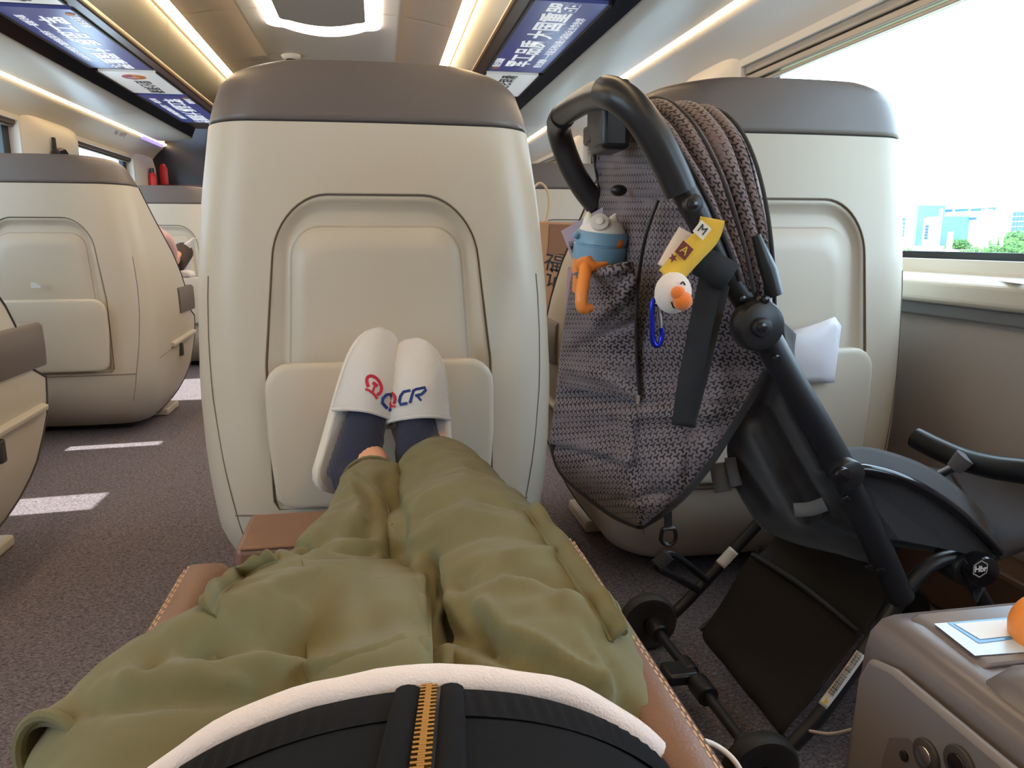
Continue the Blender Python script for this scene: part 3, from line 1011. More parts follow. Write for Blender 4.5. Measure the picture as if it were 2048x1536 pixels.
def cloth(name, rows, m, parent, nu=40, nv=70, bulge=0.05, folds=(), seed=0, amp=0.004, solid=0.004, ybulge=None, pleats=0):
    """a cloth panel from rows of ((px, py, y) left, (px, py, y) right); folds: (pixel polyline, half width px, height m)"""
    ls = bezier([Vector(r[0]) for r in rows], 8)
    rs = bezier([Vector(r[1]) for r in rows], 8)
    grid, px_, uvs = [], [], []
    for i in range(nv + 1):
        t = i / nv * (len(ls) - 1)
        k = min(int(t), len(ls) - 2)
        a = ls[k].lerp(ls[k + 1], t - k)
        b = rs[k].lerp(rs[k + 1], t - k)
        row, rp = [], []
        for j in range(nu + 1):
            u = j / nu
            q = a.lerp(b, u)
            bb = bulge(u, i / nv) if callable(bulge) else bulge
            v = P(q.x, q.y, y=q.z - bb * math.sin(math.pi * u))
            row.append(v)
            rp.append((q.x, q.y))
        grid.append(row)
        px_.append(rp)
    # arc lengths for the print
    acc = 0
    for i, r in enumerate(grid):
        if i:
            acc += (grid[i][nu // 2] - grid[i - 1][nu // 2]).length
        s, q = 0, []
        for j, v in enumerate(r):
            if j:
                s += (v - r[j - 1]).length
            q.append(s)
        mid = q[nu // 2]
        uvs.append([(x - mid + .5, .8 - acc) for x in q])
    out = []
    for i, r in enumerate(grid):
        o = []
        for j, v in enumerate(r):
            x, y = px_[i][j]
            h = amp * (noise.noise(Vector((x * .013, y * .02, seed))) + .5 * noise.noise(Vector((x * .03, y * .05, seed + 9))))
            for pl, wd, ht in folds:
                dd = 1e9
                for (ax, ay), (bx_, by) in zip(pl, pl[1:]):
                    ex, ey = bx_ - ax, by - ay
                    tt = max(0, min(1, ((x - ax) * ex + (y - ay) * ey) / (ex * ex + ey * ey)))
                    dd = min(dd, math.hypot(x - ax - tt * ex, y - ay - tt * ey))
                h += 1.5 * ht * math.exp(-(dd / wd) ** 2)
            d = (CAM - v).normalized()
            dn = Vector((d.x, -abs(d.y), d.z * .3)).normalized()
            o.append(v + dn * h)
        out.append(o)
    mb = MB().grid(out, uvs)
    return mb.build(name, m, parent, solid=solid, soff=0, auto=0)

back_rows = [((1182, 240, 1.30), (1290, 238, .96)), ((1183, 300, 1.30), (1325, 300, .94)), ((1194, 360, 1.30), (1362, 360, .93)),
             ((1194, 420, 1.30), (1398, 420, .92)), ((1170, 480, 1.30), (1425, 480, .92)), ((1146, 550, 1.30), (1452, 550, .92)),
             ((1134, 620, 1.30), (1482, 620, .92)), ((1123, 690, 1.30), (1512, 690, .92)), ((1117, 750, 1.30), (1534, 742, .93)),
             ((1109, 820, 1.30), (1500, 800, .95)), ((1102, 888, 1.30), (1460, 865, .98)), ((1120, 940, 1.28), (1418, 930, 1.0)),
             ((1166, 985, 1.25), (1372, 985, 1.04)), ((1222, 1026, 1.2), (1326, 1022, 1.08)), ((1272, 1050, 1.15), (1290, 1049, 1.13))]
bf = [([(1200, 330), (1260, 345), (1330, 370)], 12, .012), ([(1195, 372), (1250, 392), (1340, 400)], 9, -.012), ([(1220, 300), (1260, 280), (1290, 300)], 14, .01),
      ([(1190, 350), (1290, 322), (1340, 340)], 7, -.008), ([(1200, 405), (1290, 380), (1360, 420)], 10, .010),
      ([(1316, 400), (1280, 500), (1272, 640), (1277, 790)], 7, -.006), ([(1330, 420), (1296, 520), (1290, 650), (1300, 800)], 18, .006),
      ([(1120, 795), (1200, 800), (1280, 808), (1370, 800), (1480, 810)], 6, -.007), ([(1110, 812), (1200, 822), (1280, 826), (1420, 822)], 14, .006),
      ([(1105, 893), (1160, 905), (1255, 935)], 7, -.012), ([(1110, 880), (1170, 890), (1250, 915)], 14, .007), ([(1262, 830), (1255, 930), (1275, 1000)], 16, .014),
      ([(1230, 840), (1220, 930)], 14, -.006), ([(1420, 640), (1440, 760), (1400, 900)], 26, .010), ([(1390, 830), (1375, 950)], 14, -.008),
      ([(1140, 760), (1200, 740), (1280, 770)], 10, -.006), ([(1160, 650), (1220, 620), (1270, 600)], 12, .007), ([(1150, 690), (1230, 665), (1275, 660)], 8, -.006),
      ([(1180, 975), (1240, 1000), (1330, 985)], 9, -.006)]
sb = cloth('seat_back_cloth', back_rows, M['print'], pc, nu=70, nv=130, bulge=.05, folds=bf, seed=2, amp=.005)
# pocket panel that holds the bottle
prow = [((1146, 546, 1.17), (1264, 522, 1.03)), ((1142, 566, 1.175), (1271, 560, 1.03)), ((1134, 620, 1.20), (1272, 620, 1.05)), ((1123, 690, 1.25), (1274, 690, 1.08)), ((1119, 745, 1.275), (1277, 770, 1.09)), ((1118, 770, 1.28), (1278, 800, 1.095))]
cloth('bottle_pocket', prow, M['print'], pc, nu=40, nv=60, bulge=lambda u, v: .055 - .03 * v, seed=5, amp=.005,
      folds=[([(1150, 545), (1200, 550), (1250, 535), (1268, 505)], 8, .006), ([(1190, 640), (1240, 600), (1270, 560)], 12, .009), ([(1160, 690), (1230, 660), (1272, 640)], 9, -.007), ([(1130, 735), (1200, 752), (1276, 790)], 12, .008), ([(1210, 560), (1240, 620)], 12, -.006)])
# cords, piping
def cord(name, pts, r, m, parent=pc, n=8, flat=1.0, up=(0, 0, 1)):
    return MB().tube(bezier([P(a, b, y=c) for a, b, c in pts], 6), r, n, flat=flat, up=up).build(name, m, parent)
cord('zip_cord', [(1316, 400, .99), (1292, 470, 1.0), (1277, 560, 1.025), (1272, 650, 1.03), (1275, 740, 1.03), (1280, 795, 1.03)], .0026, M['black'])
cord('zip_pull', [(1279, 790, 1.015), (1277, 808, 1.015)], .0035, M['chrome'])
cord('edge_binding', [(1536, 738, .925), (1500, 800, .945), (1460, 865, .975), (1418, 930, .995), (1372, 986, 1.035), (1328, 1024, 1.075), (1288, 1050, 1.125)], .006, M['blackcloth'])
cord('edge_binding', [(1102, 888, 1.3), (1120, 941, 1.28), (1166, 987, 1.25), (1222, 1029, 1.2), (1272, 1052, 1.15), (1290, 1051, 1.13)], .005, M['blackcloth'])
MB().sphere(P(1237, 381, y=1.10), .011, sc=(1.2, 1, .8)).build('snap_button', M['black'], pc)

# handle
grip_n = [(1362, 384, .90), (1340, 335, .90), (1306, 270, .90), (1268, 218, .905), (1235, 192, .92), (1212, 184, .95)]
hb = pc
MB().tube(bezier([P(*q[:2], y=q[2]) for q in grip_n], 8), [.0205] * 41, 18).build('handle_grip', M['foam'], pc)
grip_f = [(1126, 232, 1.22), (1117, 250, 1.27), (1124, 285, 1.295), (1143, 335, 1.30), (1168, 378, 1.30), (1193, 410, 1.30)]
MB().tube(bezier([P(*q[:2], y=q[2]) for q in grip_f], 8), [.0205] * 41, 18).build('handle_grip', M['foam'], pc)
MB().tube(bezier([P(1218, 186, y=.945), P(1190, 192, y=1.02), P(1160, 207, y=1.12), P(1122, 232, y=1.23)], 6), .0185, 16).build('handle_bar', M['black'], pc)
a = P(1215, 235, y=1.02)
MB().loft([[(a.x - .018, a.y - .035, z0), (a.x + .022, a.y - .035, z0), (a.x + .022 + dx, a.y + .045, z0), (a.x - .018 + dx, a.y + .045, z0)] for z0, dx in ((a.z - .045, .004), (a.z - .02, 0), (a.z + .045, 0))]).build('fold_button_housing', M['black'], pc, bevel=.008, seg=3)
a = P(1192, 260, y=1.06)
MB().box((a.x - .014, a.y - .02, a.z - .02), (a.x + .014, a.y + .02, a.z + .006)).build('fold_button', M['tube'], pc, bevel=.004)
cord('handle_tie', [(1135, 205, 1.17), (1150, 195, 1.13), (1165, 180, 1.1), (1180, 186, 1.06)], .0018, mat('frayed_string', rgb(220, 210, 190), 0.9))

# side tubes
def tube2(name, pts, r, m=None, n=16):
    return MB().tube(bezier([P(a, b, y=c) for a, b, c in pts], 6), r, n).build(name, m or M['tube'], pc)
tube2('frame_tube', [(1366, 378, .90), (1400, 440, .90), (1440, 520, .90), (1490, 600, .90), (1520, 650, .90)], .0165)
tube2('frame_tube', [(1530, 670, .90), (1580, 760, .90), (1640, 860, .90), (1695, 960, .90), (1745, 1070, .90), (1790, 1170, .90), (1802, 1195, .90)], .0195)
tube2('frame_tube', [(1180, 395, 1.30), (1230, 470, 1.315), (1290, 560, 1.33), (1400, 740, 1.335), (1480, 880, 1.335), (1560, 1010, 1.335)], .0165)
def disc(name, px, py, y, r, h, m, axis=(0, -1, 0), bev=.2, parent=None, n=32):
    return MB().disc(P(px, py, y=y), axis, r, h, n, bev).build(name, m, parent or pc)
disc('pivot_knob', 1385, 408, .872, .0115, .016, M['black'])
disc('pivot_bolt', 1386, 408, .862, .006, .006, M['black_gloss'])
hub = disc('pivot_hub', 1513, 650, .876, .0335, .036, M['black'], bev=.4)
disc('hub_bolt', 1524, 655, .853, .0125, .012, M['tube'], bev=.3, parent=None)
disc('hub_bolt', 1524, 655, .846, .0065, .006, M['black_gloss'])
MB().loft([[P(x, y, y=yy) for x, y in ((1510, 592), (1538, 590), (1556, 625), (1560, 665), (1535, 690), (1520, 640))] for yy in (.866, .885)]).build('hub_bracket', M['black'], pc, bevel=.004)
for q in ((1530, 600, .862), (1552, 716, .879), (1485, 598, .88)):
    disc('rivet', *q, .005, .006, M['black_gloss'])
# armrest arc, joint and bolts
disc('joint_collar', 1690, 946, .878, .022, .03, M['black'])
disc('joint_bolt', 1683, 950, .858, .0115, .012, M['black_gloss'])
for q in ((1692, 998, .878), (1738, 1135, .876), (1761, 1141, .878)):
    disc('rivet', *q, .0055, .006, M['black_gloss'])
arc = [(1690, 938, .89), (1740, 940, .885), (1810, 960, .88), (1890, 1005, .88), (1955, 1060, .88), (1998, 1105, .88)]
MB().tube(bezier([P(*q[:2], y=q[2]) for q in arc], 6), .0075, 12).build('side_rail', M['black_gloss'], pc)
pol = arc + [(1985, 1120, .88), (1900, 1100, .88), (1800, 1080, .88), (1745, 1075, .89)]
MB().prism([P(a_, b, y=c + .006) for a_, b, c in pol], (0, .012, 0)).build('side_panel', M['blackcloth'], pc, smooth=False)
arc2 = [(1655, 905, 1.0), (1720, 895, 1.05), (1800, 912, 1.05), (1880, 950, 1.04), (1950, 1010, 1.02), (1990, 1070, 1.0), (2003, 1105, .98)]
cloth('seat_side_padding', [((a_, b, c), (a_ + (1800 - a_) * .25, b + 100, c - .08)) for a_, b, c in arc2], M['blackcloth'], pc, nu=12, nv=40, bulge=.03, amp=.004)
# seat pan and leg rest
cloth('leg_rest', [((1900, 950, 1.24), (1995, 1110, .94)), ((1980, 935, 1.24), (2030, 1095, .94)), ((2090, 940, 1.24), (2100, 1075, .94)), ((2200, 985, 1.24), (2190, 1100, .94)), ((2240, 1080, 1.2), (2230, 1180, .94))], mat('leg_rest_cloth', rgb(62, 56, 58), 0.8, bump=.2, bscale=500), pc, nu=14, nv=30, bulge=0.0, amp=.003, solid=.02)
cloth('seat_pan', [((1700, 930, 1.28), (1640, 1030, .95)), ((1780, 930, 1.28), (1760, 1075, .93)), ((1900, 950, 1.26), (1990, 1105, .93))], M['blackcloth'], pc, nu=14, nv=30, bulge=0.0, amp=.004, solid=.02)
# bumper bar
MB().tube(bezier([P(1832, 876, y=1.20), P(1880, 900, y=1.15), P(1930, 920, y=1.1), P(1990, 935, y=1.03), P(2060, 945, y=.97), P(2140, 960, y=.93)], 6), .0205, 18).build('bumper_bar', M['black'], pc)
MB().tube([P(1880, 948, y=1.10), P(1908, 935, y=1.085), P(1925, 925, y=1.075)], [.008, .009, .012], 12).build('bumper_clip', M['chrome'], pc)
MB().tube([P(1908, 937, y=1.08), P(1932, 914, y=1.07)], [.013, .018], 14).build('bumper_socket', mat('grey_plastic', rgb(120, 120, 126), .35), pc)
# front pivot with the maker's badge
disc('front_pivot', 1915, 1128, .905, .026, .05, M['black'])
bd = disc('badge_hub', 1958, 1138, .872, .024, .03, M['black_gloss'], bev=.25)
c = P(1961, 1138, y=.855)
hexo = [c + Vector((.0135 * math.cos(math.pi / 6 + k * math.pi / 3), 0, .0135 * math.sin(math.pi / 6 + k * math.pi / 3))) for k in range(6)]
hexi = [c + (v - c) * .86 for v in hexo]
MB().loft([[v for v in hexo], [v for v in hexi]], cap=False).build('badge_hexagon', mat('badge_silver', rgb(190, 192, 198), .3, .3), pc, smooth=False)
letters('badge_letters', 'Hbr', M['paper'], pc, c + Vector((0, -.0005, 0)), (1, 0, 0), (0, 0, 1), .0125, 'CENTER', bold=.02)
# legs
tube2('rear_leg', [(1930, 1112, .90), (1870, 1125, .90), (1815, 1175, .90), (1770, 1245, .90), (1700, 1345, .895), (1640, 1430, .89), (1585, 1490, .89)], .0115)
tube2('rear_leg', [(1570, 985, 1.335), (1500, 1065, 1.335), (1440, 1130, 1.335), (1380, 1195, 1.33), (1325, 1250, 1.33), (1298, 1280, 1.33)], .012)
tube2('cross_strut', [(1520, 1090, 1.30), (1500, 1150, 1.29), (1470, 1200, 1.29), (1400, 1260, 1.29)], .005)
tube2('basket_rail', [(1505, 1110, 1.25), (1600, 1170, 1.12), (1720, 1265, .95)], .006)
tube2('fold_strut', [(1560, 1040, 1.27), (1600, 1035, 1.2), (1700, 1060, 1.05), (1790, 1100, .94)], .008)
fl_ = [Vector((.86, .92, .52)), Vector((.93, .92, .42)), Vector((1.02, .93, .30)), Vector((1.06, .93, .24))]
MB().tube(bezier(fl_, 6), .0115, 12).build('front_leg', M['tube'], pc)
MB().tube(bezier([v + Vector((0, .36, 0)) for v in fl_], 6), .0115, 12).build('front_leg', M['tube'], pc)
wr = .06
def wheel(c, nm):
    w = bpy.data.objects.new('wheel', None)
    C.collection.objects.link(w)
    w.parent = pc
    w.matrix_parent_inverse = Matrix.Identity(4)
    w.location = Vector(c) - parent_loc(pc)
    prof = [(-.011, .040), (-.014, .046), (-.014, .054), (-.009, .059), (0, .060), (.009, .059), (.014, .054), (.014, .046), (.011, .040)]
    MB().lathe(c, (0, 1, 0), prof, 40).build('tyre', mat(nm, rgb(44, 42, 42), .6, bump=.2, bscale=400), w)
    MB().lathe(c, (0, 1, 0), [(-.010, .012), (-.009, .041), (.009, .041), (.010, .012)], 32).build('rim', M['black'], w)
    MB().disc(c, (0, 1, 0), .014, .034).build('hub_cap', M['black_gloss'], w)
wn_ = P(1520, 1540, z=FL + wr)
wf_ = P(1292, 1258, z=FL + wr)
wf_.x = wn_.x - .01
wf_.y = 1.325
wheel((wn_.x, wn_.y, FL + wr), 'tyre_rubber')
wheel((wf_.x, wf_.y, FL + wr), 'tyre_rubber')
wheel((1.06, .955, FL + wr), 'tyre_rubber')
wheel((1.06, 1.265, FL + wr), 'tyre_rubber')
ax0, ax1 = Vector((wf_.x, wf_.y - .03, FL + .068)), Vector((wn_.x, wn_.y + .03, FL + .068))
MB().tube([ax0, ax1], .009, 12).build('axle', M['tube'], pc)
for t0, t1, r in ((0.0, .10, .018), (.36, .46, .017), (.52, .64, .019), (.94, 1.0, .018)):
    MB().tube([ax0.lerp(ax1, t0), ax0.lerp(ax1, t1)], r, 14).build('axle_sleeve', M['black'], pc, bevel=.003)
v = ax0.lerp(ax1, .45)
MB().box((v.x - .05, v.y - .025, v.z - .008), (v.x + .008, v.y + .025, v.z + .014)).build('brake_pedal', M['black'], pc, bevel=.006)
# basket
cloth('basket', [((1505, 1108, 1.25), (1722, 1268, .96)), ((1480, 1145, 1.25), (1685, 1315, .96)), ((1445, 1205, 1.25), (1630, 1390, .95)), ((1408, 1262, 1.25), (1568, 1462, .95)), ((1412, 1285, 1.26), (1575, 1480, .97))], M['basket'], pc, nu=24, nv=30, bulge=0.0, amp=.006, solid=.004)
cloth('basket_back', [((1560, 1062, 1.28), (1760, 1105, 1.0)), ((1540, 1090, 1.28), (1770, 1190, 1.0)), ((1512, 1115, 1.26), (1728, 1268, .97))], M['basket'], pc, nu=20, nv=20, bulge=0.0, amp=.006, solid=.004)
# black cloth at the near side of the seat and its straps
cloth('side_cloth', [((1528, 735, .96), (1590, 745, .925)), ((1492, 810, .99), (1625, 840, .925)), ((1456, 885, 1.02), (1660, 915, .925)), ((1466, 955, 1.06), (1690, 985, .925)), ((1492, 1010, 1.08), (1716, 1045, .93)), ((1528, 1058, 1.1), (1750, 1105, .94)), ((1590, 1085, 1.1), (1770, 1130, .95))], M['blackcloth'], pc, nu=30, nv=50, bulge=.02, amp=.006, seed=4,
      folds=[([(1510, 860), (1560, 960), (1600, 1030)], 14, .018), ([(1540, 820), (1600, 930), (1650, 1010)], 12, -.012), ([(1570, 800), (1640, 930)], 12, .014), ([(1480, 920), (1540, 1010)], 12, -.012)])
cloth('mesh_edge', [((1560, 640, .93), (1590, 668, .97)), ((1570, 690, .93), (1588, 720, .97)), ((1600, 780, .93), (1618, 790, .96)), ((1640, 860, .93), (1664, 880, .95)), ((1665, 905, .93), (1690, 905, .95))], M['blackcloth'], pc, nu=6, nv=24, bulge=0, amp=.002)
def strap(name, pts, w, m, th=.003):
    """flat strap along pixel points (px, py, y), facing the viewer"""
    c = bezier([P(a, b, y=y) for a, b, y in pts], 6)
    L_, R_ = [], []
    for i, v in enumerate(c):
        t = (c[min(i + 1, len(c) - 1)] - c[max(i - 1, 0)]).normalized()
        s = t.cross((CAM - v).normalized()).normalized() * w / 2
        L_.append(v - s)
        R_.append(v + s)
    mb = MB().grid([L_, [(a + b) / 2 for a, b in zip(L_, R_)], R_])
    acc, uv = 0, {}
    n = len(c)
    for i in range(n):
        if i: acc += (c[i] - c[i - 1]).length
        for k in range(3):
            uv[k * n + i] = (acc, k * w / 2)
    mb.uv = uv
    return mb.build(name, m, pc, solid=th, soff=0, auto=0)
strap('strap', [(1425, 545, .885), (1408, 620, .888), (1392, 700, .892), (1376, 780, .90), (1366, 852, .91)], .030, M['webbing'])
strap('strap', [(1440, 560, .895), (1420, 640, .90), (1402, 720, .905), (1382, 800, .915), (1369, 850, .915)], .028, M['blackcloth'])
strap('strap_patch', [(1398, 520, .875), (1432, 538, .872), (1462, 555, .875)], .038, M['webbing'])
strap('webbing_loop', [(1588, 1020, .92), (1620, 1018, .915), (1650, 1008, .91)], .020, mat('grey_webbing', rgb(92, 92, 94), .8, bump=.4, bscale=900))
strap('buckle_strap', [(1335, 1012, 1.07), (1336, 1040, 1.07), (1336, 1060, 1.07)], .013, M['webbing'])
cord('buckle_ring', [(1325, 1058, 1.065), (1322, 1080, 1.065), (1336, 1090, 1.065), (1350, 1080, 1.065), (1348, 1058, 1.065), (1325, 1058, 1.065)], .0035, M['black'])
cord('pedal_loop', [(1412, 1160, 1.27), (1360, 1118, 1.25), (1335, 1108, 1.24), (1318, 1120, 1.24), (1316, 1136, 1.24), (1345, 1152, 1.25), (1395, 1180, 1.27)], .007, M['black'])
strap('pedal_pad', [(1338, 1108, 1.235), (1312, 1132, 1.235)], .026, mat('ribbed_rubber', rgb(46, 46, 48), .7, bump=1, bscale=350), th=.01)
strap('care_tag', [(1436, 925, 1.04), (1440, 955, 1.045), (1446, 982, 1.05)], .026, mat('grey_tag', rgb(120, 120, 122), .8))
strap('care_tag', [(1460, 915, 1.03), (1466, 945, 1.03), (1474, 972, 1.03)], .017, mat('grey_tag_b', rgb(110, 110, 114), .8))
strap('warning_label', [(1722, 1306, .874), (1690, 1352, .872), (1645, 1412, .870)], .0135, M['paper'], th=.001)
strap('leg_label', [(1468, 1100, 1.30), (1440, 1130, 1.30)], .022, M['paper'], th=.001)
# rows of fine print on the warning label, with its yellow triangle
a, b2 = P(1716, 1312, y=.8715), P(1660, 1390, y=.869)
for k, o_ in enumerate((-.0028, .0018)):
    s = ((b2 - a).cross(CAM - a)).normalized()
    letters('label_print', '注意事项请勿在无人看护下使用推车行走时锁定刹车', M['addark'], pc, b2 + s * o_ * -1, a - b2, s * -1, .0046, bold=.01)
q = P(1652, 1402, y=.8683)
MB().prism([q + Vector((-.004, 0, -.003)), q + Vector((.004, 0, -.003)), q + Vector((0, 0, .005))], (0, -.0004, 0)).build('warning_triangle', mat('yellow_ink', rgb(240, 200, 40), .5), pc, smooth=False)

# canopy: folds of printed cloth gathered on hoops that turn about the two pivots
HX, HZ = P(1535, 610, y=.90).x, P(1535, 610, y=.90).z
HA = Vector((P(1468, 560, y=.90).x, P(1468, 560, y=.90).z))
HB = Vector((HX, HZ))
cyc, chw = 1.105, .222
def hoop(dirx, dirz, R, n=44, hw=chw, t=1.0):
    HX, HZ = HA.x + (HB.x - HA.x) * t, HA.y + (HB.y - HA.y) * t
    out = []
    for i in range(n + 1):
        a = math.pi * i / n
        cs, sn = math.cos(a), math.sin(a)
        e = 2 / 2.35
        yy = cyc - hw * (abs(cs) ** e) * (1 if cs > 0 else -1)
        k = abs(sn) ** e
        out.append(Vector((HX + dirx * R * k, yy, HZ + dirz * R * k)))
    return out
top0 = Vector((P(1222, 210, y=1.10).x - HA.x, P(1222, 210, y=1.10).z - HA.y))
top1 = Vector((P(1392, 222, y=1.10).x - HX, P(1392, 222, y=1.10).z - HZ))
rows, NR = [], 73
for k in range(NR):
    t = k / (NR - 1)
    d = Vector((top0.x + (top1.x - top0.x) * t, top0.y + (top1.y - top0.y) * t))
    d *= 1 + .035 * math.sin(math.pi * t)
    ph = 4 * t + .22 * math.sin(7 * t)
    f = abs(math.sin(math.pi * ph))          # six gathers
    sc = 1 - (.10 + .05 * math.sin(9 * t)) * (1 - f ** .6) * (.5 + .5 * math.sin(math.pi * min(1, t * 1.1)))
    h = hoop(d.x * sc, d.y * sc, 1.0, hw=chw - .016 * (1 - f ** .6), t=t)
    h = [v + Vector((.004 * noise.noise(v * 14), .006 * noise.noise(v * 11 + Vector((5, 0, 0))), .006 * noise.noise(v * 13 + Vector((0, 7, 0))))) for v in h]
    rows.append(h)
uv = []
for k, r in enumerate(rows):
    s, q = 0, []
    for j, v in enumerate(r):
        if j: s += (v - r[j - 1]).length
        q.append((s, .0))
    uv.append(q)
acc = 0
for k in range(NR):
    if k: acc += (rows[k][22] - rows[k - 1][22]).length
    uv[k] = [(q[0], acc) for q in uv[k]]
MB().grid(rows, uv).build('canopy', M['print'], pc, solid=.003, soff=0, auto=0)
for t in (0, .4, 1.0):
    d = top0.lerp(top1, t) * (1.002 + .035 * math.sin(math.pi * t))
    MB().tube(hoop(d.x, d.y, 1.0, hw=chw + .001, t=t), .0028, 8).build('canopy_hoop', M['blackcloth'], pc)
MB().tube([P(1512, 470, y=.885), P(1535, 540, y=.885), P(1548, 590, y=.885)], [.006, .012, .012], 10).build('canopy_hinge', M['black'], pc)

# ------------------------------------------------------------------ things on the pushchair
bt = thing('toddler_bottle', 'orange and blue sippy bottle with a white cat-ear lid in the pushchair pocket', 'bottle', P(1195, 600, y=1.15))
YB_ = 1.15
b0, b1 = P(1192, 640, y=YB_), P(1205, 470, y=YB_)
axb = (Vector((b1.x - b0.x, -.02, b1.z - b0.z))).normalized()
def bl(px, py): return P(px, py, y=YB_)
cb = bl(1197, 527)
MB().lathe(cb, axb, [(-.05, .034), (-.047, .037), (-.02, .039), (-.012, .041), (.008, .041), (.010, .038)], 36).build('body', M['orange'], bt)
M['bblue2'] = mat('sky_blue_plastic', rgb(122, 164, 194), .35)
MB().lathe(cb, axb, [(.006, .036), (.007, .0425), (.03, .0425), (.031, .0405), (.033, .0405), (.034, .0425), (.048, .0415), (.052, .038)], 40).build('collar', M['bblue2'], bt)
MB().lathe(cb, axb, [(.050, .037), (.056, .0345), (.066, .026), (.071, .012), (.072, .002)], 32).build('lid', M['white'], bt)
sx = axb.cross(Vector((0, -1, 0))).normalized()
for s in (-1, 1):
    q = cb + axb * .061 + sx * (s * .018 - .004)
    MB().lathe(q, axb + sx * s * .25, [(0, .012), (.012, .007), (.019, .0015)], 12).build('ear', M['white'], bt)
fwd_b = (CAM - cb).normalized()
q = cb + axb * .063 + fwd_b * .026 + sx * -.006
MB().disc(q, fwd_b + axb * .5, .0145, .007).build('spout_cover', mat('translucent_lid', rgb(222, 220, 212), .3), bt)
MB().disc(q + (fwd_b + axb * .5).normalized() * .004, fwd_b + axb * .5, .006, .005).build('spout_button', M['white'], bt)
q = cb + axb * .032 + sx * .024 + fwd_b * .036
MB().sphere((0, 0, 0), .010, sc=(1.35, .6, .85)).build('latch', mat('latch_orange', rgb(214, 122, 62), .35), bt).location = q - parent_loc(bt)
q = cb + axb * .042 - sx * .041 + fwd_b * .01
MB().sphere(q, .006).build('hinge_knuckle', M['bblue2'], bt)
hp = [(1170, 528), (1170, 545), (1166, 570), (1163, 595), (1164, 612), (1172, 617), (1182, 616)]
ys = [1.065, 1.05, 1.035, 1.03, 1.03, 1.032, 1.035]
MB().tube(bezier([P(a_, b, y=y) for (a_, b), y in zip(hp, ys)], 6), [.014] * 3 + [.0092] * 28 + [.006] * 6, 14).build('handle', M['orange'], bt)
MB().tube(bezier([P(1172, 527, y=1.065), P(1188, 532, y=1.06), P(1215, 526, y=1.06)], 5), [.013, .013, .012, .011, .010, .008, .006, .005, .004, .003, .002], 12).build('handle_bracket', M['orange'], bt)

lf = [(1122, 462), (1206, 414), (1230, 540), (1152, 538)]
o = MB().prism([P(a_, b, y=1.262) for a_, b in lf], (.001, .002, 0)).build('leaflet', mat('lilac_paper', rgb(228, 214, 240), .5, var=.08, vscale=40), smooth=False)
tag(o, 'lilac printed leaflet tucked behind the bottle in the pushchair pocket', 'leaflet')
for k, (px, py) in enumerate(((1139, 482), (1145, 486), (1151, 490))):
    letters('print', '儿童出行须知', M['addark'], o, P(px, py, y=1.2605), (.42, 0, -1), (1, 0, .42), .008)
lf = [(1136, 534), (1150, 534), (1150, 600), (1140, 650), (1128, 660), (1131, 590)]
o = MB().prism([P(a_, b, y=1.285) for a_, b in lf], (.001, .002, 0)).build('leaflet', mat('pink_print_paper', rgb(232, 200, 214), .5, var=.12, vscale=60), smooth=False)
tag(o, 'pink printed leaflet edge sticking out under the lilac one', 'leaflet')

ch = thing('charm_strap', 'yellow wrist strap with blue carabiner and white plush ball on the pushchair frame', 'key ring', P(1400, 480, y=.87))
_pc = pc
pc = ch
M['yellow'] = mat('yellow_felt', rgb(222, 182, 62), .9, bump=.5, bscale=600, sheen=.3)
rib = [(1425, 438, .868), (1415, 470, .862), (1388, 500, .858), (1360, 530, .856), (1337, 556, .855)]
strap('strap', rib, .030, M['yellow'])
strap('strap_back', [(1372, 462, .885), (1352, 495, .88), (1330, 535, .872)], .020, mat('cream_felt', rgb(222, 205, 190), .9))
def patch(nm, px, py, w, m, letter, lm, ang):
    v = P(px, py, y=.8535)
    X = Vector((math.cos(ang), 0, math.sin(ang)))
    Z = Vector((-math.sin(ang), 0, math.cos(ang)))
    MB().prism([v + X * w * a_ + Z * w * b for a_, b in ((-1, -1), (1, -1), (1, 1), (-1, 1))], (0, -.0006, 0)).build(nm, m, ch, smooth=False)
    letters('letter', letter, lm, ch, v + Vector((0, -.0012, 0)) - X * 0, X, Z, w * 1.7, 'CENTER')
M['brown'] = mat('brown_ink', rgb(112, 52, 44), .8)
patch('letter_patch', 1404, 460, .0085, mat('white_ink', rgb(228, 222, 205), .8), 'M', M['addark'], math.radians(-38))
patch('letter_patch', 1368, 501, .0085, M['brown'], 'A', M['yellow'], math.radians(-38))
v = P(1346, 516, y=.8535)
MB().prism([v + Vector((r_ * math.cos(a_), 0, r_ * math.sin(a_))) for k in range(10) for r_, a_ in [((.006 if k % 2 else .0026), k * math.pi / 5)]], (0, -.0006, 0)).build('star_patch', M['brown'], ch, smooth=False)
cord('cord', [(1330, 545, .862), (1325, 570, .86), (1316, 588, .86), (1306, 605, .86)], .0026, M['yellow'], ch)
cord('cord', [(1328, 560, .86), (1316, 590, .858), (1313, 608, .858)], .0022, M['yellow'], ch)
M['bluemetal'] = mat('blue_anodised', rgb(32, 44, 178), .22, .7)
cord('carabiner', [(1316, 610, .86), (1308, 600, .86), (1304, 615, .86), (1304, 650, .86), (1305, 680, .86), (1312, 691, .86), (1320, 686, .86), (1324, 670, .86), (1322, 655, .86)], .0034, M['bluemetal'], ch, n=12)
cord('gate', [(1317, 612, .86), (1320, 635, .86), (1322, 656, .86)], .0028, M['chrome'], ch, n=10)
v = P(1346, 586, y=.85)
M['plush'] = mat('white_plush', rgb(232, 222, 216), .95, bump=.8, bscale=500, sheen=.5)
MB().sphere((0, 0, 0), .0235, 20, 14, (.95, .9, 1.08)).build('plush_ball', M['plush'], ch).location = v - parent_loc(ch)
